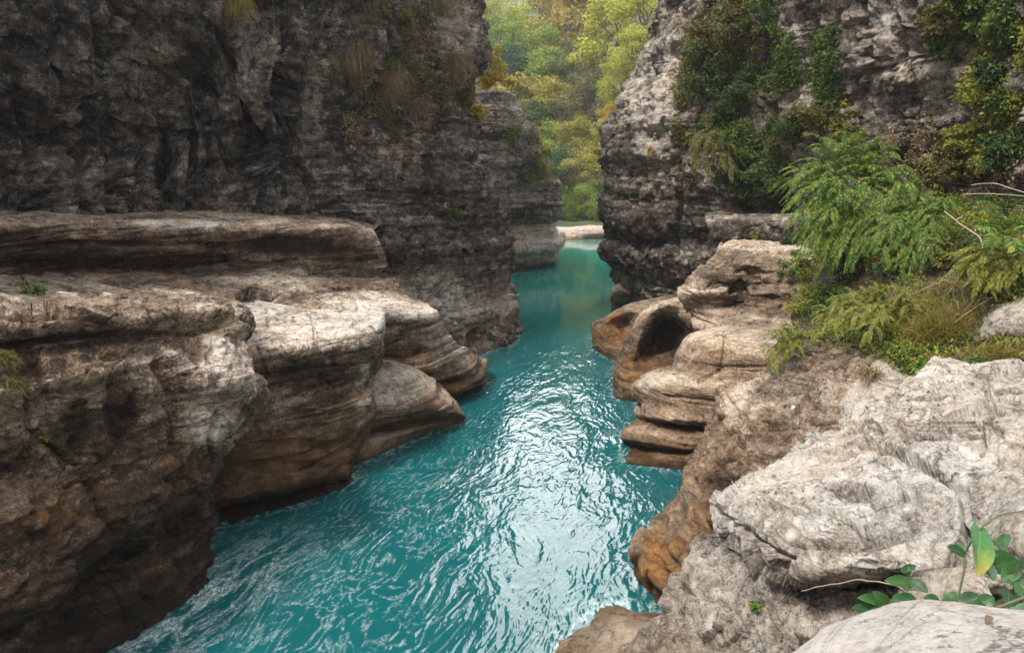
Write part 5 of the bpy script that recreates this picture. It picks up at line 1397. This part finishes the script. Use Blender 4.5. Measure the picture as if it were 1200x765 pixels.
fern(1180, 254, 'BK', 'green', 'darker fern behind the bright rosette', [(1144, 236, 14.6), (1160, 228, 14.6), (1182, 226, 14.6), (1204, 232, 14.4), (1146, 250, 14.2)], Y=15, ll=.20, step=.075, sag=.25, lw=.4)
fern(1040, 372, 'BK', 'lime', 'pale yellow-green feathery shrub spreading over the crest of the brown spur', [
    (958, 372, 13.6), (968, 388, 13.2), (985, 352, 14.2), (1005, 344, 14.2), (1030, 340, 14.2), (1000, 376, 13), (1062, 346, 13.8), (1078, 360, 13.4), (975, 362, 13.8), (1020, 396, 12.6)], Y=14.4, name='feathery_shrub', ll=.052, step=.020, sag=.24, cat='shrub', per=34, spray=.34, droop=.25)
fern(950, 396, 'R3', 'lime', 'small pale green shrub hanging over the face of the brown spur', [(892, 404, 14), (888, 420, 14.2), (902, 392, 14.2), (915, 386, 14.4), (905, 425, 13.9), (925, 420, 13.8), (930, 392, 14.4), (898, 432, 14)], Y=14.9, name='feathery_shrub', ll=.055, step=.022, sag=.2, cat='shrub', per=16, spray=.32, droop=.25)
fern(1190, 300, 'BK', 'lime', 'feathery yellow-green shrub running off the right edge below the ferns', [
    (1120, 300, 13.6), (1128, 318, 13.2), (1146, 330, 13), (1170, 334, 12.8), (1200, 328, 12.6), (1225, 310, 12.6), (1150, 300, 13.4), (1180, 282, 13.6), (1215, 285, 13.2)], Y=13.4, name='feathery_shrub', ll=.07, step=.028, sag=.25, cat='shrub', per=30, spray=.42, droop=.2)
shrub(1056, 322, 'BK', 22, 'teal', 'blue-green leafy plant among the feathery shrubs', .5, 12, 40, .12, name='leafy_plant', cat='plant')
shrub(1030, 388, 'BK', 16, 'teal', 'small blue-green plant left of the golden grass', .8, 9, 30, .09, name='leafy_plant', cat='plant')
shrub(1000, 322, 'BK', 24, 'dark', 'dark shrub in the shade below the arching fronds', .8, 16, 60, .11, name='shrub')
shrub(976, 350, 'BK', 20, 'green', 'green shrub between the scooped lumps and the pale feathery shrub', .8, 14, 55, .09, name='shrub')
shrub(942, 318, 'BK', 22, 'green', 'green shrub beside the scooped lumps, under the tips of the arching fronds', .9, 16, 60, .10, name='shrub')
shrub(946, 362, 'BK', 22, 'lime', 'yellow-green shrub in the hollow between the scooped lumps and the brown spur', .8, 16, 60, .085, name='shrub')
shrub(930, 290, 'BK', 16, 'dark', 'dark shrub squeezed in behind the bleached shelf of the lumps', .9, 12, 50, .10, name='shrub')
shrub(1112, 312, 'BK', 26, 'olive', 'olive shrub left of the bright fern rosette', .6, 16, 60, .09, name='shrub')
shrub(1150, 318, 'BK', 26, 'green', 'low green shrub above the wavy-banded boulder', .5, 16, 60, .085, name='shrub')
shrub(1092, 212, 'BK', 26, 'olive', 'brownish shrub behind the dry leaning stick', .7, 16, 60, .11, name='shrub', Y=19)
shrub(1196, 306, 'BK', 22, 'olive', 'olive undergrowth shrub at the right edge over the boulder', .5, 14, 60, .085, name='shrub')
shrub(1020, 300, 'BK', 20, 'olive', 'olive shrub beneath the fine-leaved feathery shrub', .6, 14, 60, .10, name='shrub')
grass(1104, 398, 'BK', 44, 'drygreen', 'large golden-green feathery tuft in front of the wavy-banded boulder', 2600, droop=.5, up=.6, w=.010, spread=.42)
grass(1080, 372, 'BK', 34, 'drygreen', 'brownish tuft behind the large golden-green one', 1500, droop=.6, up=.5, w=.010)
grass(1140, 372, 'BK', 30, 'straw', 'straw tuft left of the wavy-banded boulder', 1100, droop=.6, up=.5, w=.010)
grass(1166, 424, 'BK', 30, 'drygreen', 'low golden tuft under the wavy-banded boulder', 1200, droop=.7, up=.5, w=.009, Y=11.3)
grass(1060, 352, 'BK', 26, 'straw', 'straw tuft among the feathery shrubs', 800, droop=.6, up=.5, w=.010)
grass(1120, 345, 'BK', 30, 'straw', 'long dry tuft uphill of the boulder', 900, droop=.6, up=.5, w=.010)
grass(1020, 440, 'R4B', 20, 'straw', 'withered tuft on the narrow white wedge of rock', 500, droop=.8, up=.4, w=.008, Y=11.8, spread=.35)
grass(1030, 500, 'R4B', 26, 'straw', 'withered stems caught in the crack behind the big pale slab', 700, droop=.9, up=.3, w=.008, Y=10.5, spread=.3)
grass(1060, 470, 'R4B', 22, 'drygreen', 'half-dry tuft in the crack behind the big pale slab', 700, droop=.9, up=.4, w=.008, Y=11, spread=.3)
shrub(1078, 428, 'BK', 9, 'fresh', 'small bright green sprout at the corner of the big pale slab', .7, 6, 18, .08, name='sprout', Y=11.2, cat='sprout')
shrub(1150, 428, 'BK', 16, 'green', 'low green weed on the top edge of the big pale slab', .4, 9, 26, .06, name='weed', Y=10.9, cat='weed')
shrub(945, 518, 'R4', 6, 'lime', 'moss-like sprig on the far corner of the big pale slab', .6, 6, 20, .035, name='sprig', Y=10.7, cat='sprig')
shrub(882, 278, 'R1B', 7, 'lime', 'tiny grassy sprig on the low dark rock step', .8, 6, 22, .10, name='sprig', cat='sprig')
shrub(884, 706, 'R4', 8, 'fresh', 'lone wilted sprig on the lower face of the big pale slab', .7, 6, 16, .05, name='sprig', cat='sprig')
stick([(1106, 248, 15.4), (1125, 262, 15), (1148, 278, 14.4), (1152, 292, 14.2)], .011, .017, 'pale leaning stick in the shrubs', side=[(.3, .1, .15)])
stick([(1138, 217, 15), (1165, 215, 14.6), (1200, 226, 14), (1240, 240, 13.4)], .008, .010, 'upper of two dry canes at the right edge', name='dry_cane', cat='cane')
stick([(1128, 228, 15), (1160, 227, 14.6), (1200, 230, 14.2), (1240, 233, 13.8)], .007, .009, 'lower of two dry canes at the right edge', name='dry_cane', cat='cane')
stick([(1052, 352, 14), (1084, 338, 14.2), (1110, 328, 14.4), (1130, 330, 14.4)], .008, .005, 'dry twig lying across the feathery shrubs', side=[(.4, .2, .2), (.7, .25, .12)])
stick([(1118, 378, 12.8), (1140, 362, 13), (1168, 345, 13)], .007, .004, 'dry twig leaning on the wavy-banded boulder', side=[(.5, .1, .2)])
stick([(1110, 330, 14.2), (1150, 332, 13.8), (1200, 328, 13.2)], .006, .006, 'dry twig above the wavy-banded boulder')
stick([(985, 535, 10.4), (1010, 520, 10.3), (1042, 500, 10.2), (1062, 478, 10.3), (1086, 440, 10.6)], .010, .007, 'withered vine lying in the crack behind the big slab', name='dry_vine', cat='vine', side=[(.2, .1, .12), (.4, -.1, .15), (.6, .15, .1), (.8, -.1, .14)])

# ---- leafy vine in the foreground
def big_leaf(base, tip, face, width, bend=0.12, n=9, m=5):
    """Broad heart-shaped leaf as a curved sheet with a folded midrib."""
    base, tip = np.asarray(base, float), np.asarray(tip, float)
    L = np.linalg.norm(tip - base)
    D = (tip - base) / L
    S = unit(np.cross(D, face)); U = np.cross(S, D)
    V = []
    for i in range(n):
        t = i / (n - 1)
        w = width * .5 * (math.sin(math.pi * min(1, t * .93 + .07)) ** .62) * (1 - .38 * t)
        for j in range(m):
            s = (j / (m - 1)) * 2 - 1
            V.append(base + D * L * (t - .10 * abs(s) * (1 - t) * (t < .3)) + S * w * s + U * (L * bend * (4 * t * (1 - t)) - L * .10 * (1 - abs(s)) * math.sin(math.pi * t) + .015 * L * math.sin(9 * t + 3 * s)))
    i = np.arange(n * m).reshape(n, m)
    return np.array(V), np.stack([i[:-1, :-1], i[:-1, 1:], i[1:, 1:], i[1:, :-1]], -1).reshape(-1, 4)

def leaf_st(n=9, m=5):
    """Across and along coordinates of a broad leaf, for its veins."""
    t, s_ = np.meshgrid(np.linspace(0, 1, n), np.linspace(-1, 1, m), indexing='ij')
    return s_.ravel(), t.ravel()

def veins(nt):
    a = nt.math('ABSOLUTE', nt.attr('across'))
    mid = nt.remap(a, 0.02, 0.09, 1, 0)
    fr = nt.math('FRACT', nt.math('SUBTRACT', nt.math('MULTIPLY', nt.attr('along'), 6.0), nt.math('MULTIPLY', a, 1.3)))
    side = nt.remap(nt.math('ABSOLUTE', nt.math('SUBTRACT', fr, 0.5)), 0.0, 0.09, 0.7, 0)
    return nt.math('MAXIMUM', mid, side)

vl = NT('vine_leaf_green')
lv = vl.noise(vl.pos, 60, 4, 0.6)
lc = vl.ramp(vl.geo.outputs['Random Per Island'], [(0, (0.008, 0.036, 0.010)), (.5, (0.018, 0.075, 0.018)), (1, (0.042, 0.12, 0.03))])
lc = vl.mix(vl.remap(lv, .4, .7, 0, .5), lc, (0.025, 0.07, 0.02))
vv = veins(vl)
lc = vl.mix(vl.math('MULTIPLY', vv, .55), lc, (0.10, 0.20, 0.07))
lc = vl.mix(vl.remap(vl.noise(vl.pos, 38, 5, .7), .62, .68, 0, .8), lc, (0.11, 0.085, 0.03))
vb = vl.node('ShaderNodeBsdfPrincipled', Base_Color=lc, Roughness=0.38, Normal=vl.bump(vl.math('SUBTRACT', vl.noise(vl.pos, 45, 3), vl.math('MULTIPLY', vv, .5)), .5, .004))
vt = vl.node('ShaderNodeBsdfTranslucent', Color=(0.10, 0.22, 0.03))
vm = vl.t.nodes.new('ShaderNodeMixShader'); vm.inputs[0].default_value = .2
vl.t.links.new(vb.outputs[0], vm.inputs[1]); vl.t.links.new(vt.outputs[0], vm.inputs[2])
M_VINE = vl.finish(vm.outputs[0])
ol = NT('ageing_leaf')
zz_ = ol.xyz(ol.node('ShaderNodeTexCoord').outputs['Generated'])[2]
oc = ol.ramp(ol.math('ADD', zz_, ol.math('MULTIPLY', ol.math('SUBTRACT', ol.noise(ol.pos, 30, 5), .5), .5)), [(.12, (0.22, 0.20, 0.02)), (.36, (0.10, 0.17, 0.025)), (.55, (0.03, 0.13, 0.03))])
oc = ol.mix(ol.remap(ol.noise(ol.pos, 55, 3), .64, .7), oc, (0.05, 0.02, 0.02))
ov = veins(ol)
oc = ol.mix(ol.math('MULTIPLY', ov, .5), oc, (0.16, 0.22, 0.06))
ob = ol.node('ShaderNodeBsdfPrincipled', Base_Color=oc, Roughness=0.35, Normal=ol.bump(ol.math('MULTIPLY', ov, -.5), .5, .004))
M_OLDLEAF = ol.finish(ob.outputs[0])

vp = np.array(at(1120, 735, 4.0))
vine = empty('leafy_vine', vp)
tag(vine, 'leafy creeper with broad glossy leaves behind the smooth white rock', 'vine')
def W(px, py, Y):
    return np.array(at(px, py, Y)) - vp
LV, LF, o_ = [], [], 0
for bx, by, bY, tx, ty, tY, w in [
    (1060, 672, 4.4, 1066, 664, 4.42, .07), (1066, 684, 4.3, 1036, 680, 4.25, .085), (1068, 680, 4.3, 1088, 694, 4.2, .075), (1058, 668, 4.35, 1074, 662, 4.5, .05),
    (1040, 712, 4.2, 1022, 692, 4.2, .09), (1030, 716, 4.2, 998, 712, 4.2, .085), (1036, 706, 4.25, 1004, 700, 4.2, .08), (1036, 716, 4.0, 1012, 722, 3.95, .07),
    (1046, 702, 4.2, 1066, 706, 4.1, .085), (1072, 704, 4.1, 1050, 698, 4.1, .075), (1100, 706, 4.0, 1082, 700, 4.0, .08), (1104, 712, 3.95, 1126, 708, 3.9, .10),
    (1118, 704, 4.0, 1106, 692, 4.05, .085), (1128, 706, 3.9, 1150, 698, 3.9, .10), (1136, 712, 3.8, 1158, 712, 3.8, .08),
    (1130, 648, 4.1, 1110, 640, 4.1, .07), (1132, 646, 4.1, 1118, 634, 4.2, .05),
    (1162, 650, 4.1, 1186, 652, 4.0, .075), (1166, 664, 4.0, 1194, 656, 3.9, .11), (1190, 664, 3.95, 1174, 682, 3.9, .10), (1186, 678, 3.9, 1206, 692, 3.8, .11),
    (1182, 690, 3.9, 1184, 716, 3.8, .12), (1196, 684, 3.8, 1216, 706, 3.7, .12), (1200, 668, 3.9, 1216, 656, 3.9, .11), (1168, 640, 4.2, 1184, 626, 4.3, .07), (1190, 710, 3.7, 1210, 724, 3.6, .10),
    (1158, 664, 4.0, 1164, 680, 3.9, .07), (1082, 716, 4.0, 1096, 722, 3.9, .07), (1148, 706, 3.85, 1166, 700, 3.85, .08)]:
    V, F = big_leaf(W(bx, by, bY), W(tx, ty, tY), unit(np.array([RS.uniform(-.35, .35), -.75, .75])), w * 1.15, RS.uniform(.02, .16))
    LV.append(V); LF.append(F + o_); o_ += len(V)
ls_, lt_ = leaf_st()
mesh_np('foliage', np.concatenate(LV), np.concatenate(LF), M_VINE, vine, attr={'across': np.tile(ls_, len(LV)), 'along': np.tile(lt_, len(LV))})
V, F = big_leaf(W(1148, 620, 4.05), W(1146, 676, 3.85), unit(np.array([.1, -.9, .25])), .185, .10, 13, 7)
ls_, lt_ = leaf_st(13, 7)
tag(mesh_np('leaf', V, F, M_OLDLEAF, vine, attr={'across': ls_, 'along': lt_}), 'largest leaf, yellowing at its tip')
def curve(pts, r0, r1):
    P = np.array([W(*q) for q in pts])
    return (cr_interp(P, np.linspace(0, len(P) - 1, 8 * len(P))), r0, r1)
V, F = tubes([curve([(1120, 740, 4.0), (1122, 705, 4.0), (1130, 668, 4.05), (1132, 646, 4.1), (1148, 620, 4.05), (1170, 604, 4.1), (1205, 598, 4.1), (1240, 600, 4.1)], .006, .005),
              curve([(1122, 712, 4.0), (1140, 716, 3.8), (1168, 712, 3.7), (1200, 700, 3.7), (1240, 690, 3.7)], .008, .008),
              curve([(1148, 622, 4.1), (1172, 640, 4.1), (1192, 662, 4.0), (1225, 680, 3.9)], .005, .005),
              curve([(1040, 720, 4.1), (1056, 700, 4.3), (1062, 680, 4.35)], .004, .003),
              curve([(1190, 720, 3.8), (1188, 690, 3.9), (1192, 660, 3.9)], .005, .004),
              curve([(1100, 730, 4.0), (1060, 722, 4.1), (1030, 714, 4.2)], .005, .004)], 7)
mesh_np('stem', V, F, M_STEMG, vine)
stick([(940, 692, 5.6), (975, 684, 5.2), (1010, 680, 4.9), (1045, 684, 4.5), (1068, 696, 4.2), (1076, 712, 4.1)], .004, .006, 'thin pale runner arching over the lower face of the big slab', name='dry_runner', cat='runner')

# fallen leaf on the smooth white rock and the white chip on the spur
p, nn = on_surface('R5', 1158, 728)
V, F = big_leaf((0, 0, 0), (0.034, 0.028, 0.008), (-.3, -.3, .9), .035, .25)
lm = NT('withered_leaf'); lb = lm.node('ShaderNodeBsdfPrincipled', Base_Color=lm.ramp(lm.noise(lm.pos, 90, 4), [(.3, (0.05, 0.028, 0.016)), (.7, (0.13, 0.075, 0.04))]), Roughness=.8)
fl = mesh_np('fallen_leaf', V, F, lm.finish(lb.outputs[0])); fl.location = p + nn * .006
tag(fl, 'curled brown leaf lying on the smooth white rock', 'leaf')
p, nn = on_surface('R3', 928, 476)
cv = np.array([[-.06, 0, -.05], [.05, 0, -.06], [.07, 0, .02], [.02, 0, .06], [-.05, 0, .05], [-.05, -.05, -.04], [.04, -.06, -.045], [.05, -.05, .015], [.015, -.06, .045], [-.04, -.05, .035]])
cv *= 0.55
cf4 = [[k, (k + 1) % 5, 5 + (k + 1) % 5, 5 + k] for k in range(5)]
cm = NT('white_stone'); cb = cm.node('ShaderNodeBsdfPrincipled', Base_Color=cm.ramp(cm.noise(cm.pos, 30, 5), [(.3, (0.55, 0.53, 0.5)), (.7, (0.8, 0.79, 0.77))]), Roughness=.8)
ch = mesh_np('stone_chip', cv, [np.array(cf4), np.array([[4, 3, 2, 1, 0]]), np.array([[5, 6, 7, 8, 9]])], cm.finish(cb.outputs[0]), smooth=False); ch.location = p + nn * .018
tag(ch, 'small bright white chip of stone on the dark brown spur', 'stone chip')

# thin cascade between the hollow rock and the stack
cw_m = NT('cascade_water'); cwb = cw_m.node('ShaderNodeBsdfPrincipled', Base_Color=cw_m.ramp(cw_m.noise(cw_m.vmul(cw_m.pos, (14, 6, 1.2)), 1.5, 6, .7), [(.35, (0.25, 0.30, 0.30)), (.6, (0.75, 0.8, 0.8))]), Roughness=.25)
k = 14
tt = np.linspace(0, 1, k)
cen = np.array([at(817 + 6 * math.sin(2 * a), 358 + 40 * a ** 1.2, 24.1 - 1.9 * a) for a in tt])
V = []
for i_, c in enumerate(cen):
    for j in range(7):
        s_ = (j - 3) / 3
        V.append(c + np.array([s_ * (.14 + .04 * math.sin(5 * tt[i_])), -.07 * (1 - s_ * s_) + .015 * math.sin(17 * s_ + 9 * tt[i_]), .012 * math.sin(12 * s_)]))
i = np.arange(k * 7).reshape(k, 7)
o = mesh_np('cascade', np.array(V), np.stack([i[:-1, :-1], i[:-1, 1:], i[1:, 1:], i[1:, :-1]], -1).reshape(-1, 4), cw_m.finish(cwb.outputs[0]))
tag(o, 'thin white cascade slipping between the hollowed rock and the stepped stack', 'cascade')

# ------------------------------------------------------------------ thin haze in the gorge air
hz = bpy.data.materials.new('thin_haze'); hz.use_nodes = True
ht = hz.node_tree; ht.nodes.clear()
ho = ht.nodes.new('ShaderNodeOutputMaterial'); hv = ht.nodes.new('ShaderNodeVolumePrincipled')
hv.inputs['Color'].default_value = (0.93, 0.96, 1.0, 1)
hv.inputs['Density'].default_value = 0.0005
hv.inputs['Anisotropy'].default_value = 0.2
ht.links.new(hv.outputs[0], ho.inputs['Volume'])
bx = np.array([[a, b, c] for a in (-330, 330) for b in (-70, 550) for c in (-3.6, 215)], float)
hzo = mesh_np('haze', bx, np.array([[0, 1, 3, 2], [4, 6, 7, 5], [0, 4, 5, 1], [2, 3, 7, 6], [0, 2, 6, 4], [1, 5, 7, 3]]), hz, smooth=False)
tag(hzo, 'thin haze filling the gorge', kind='stuff')
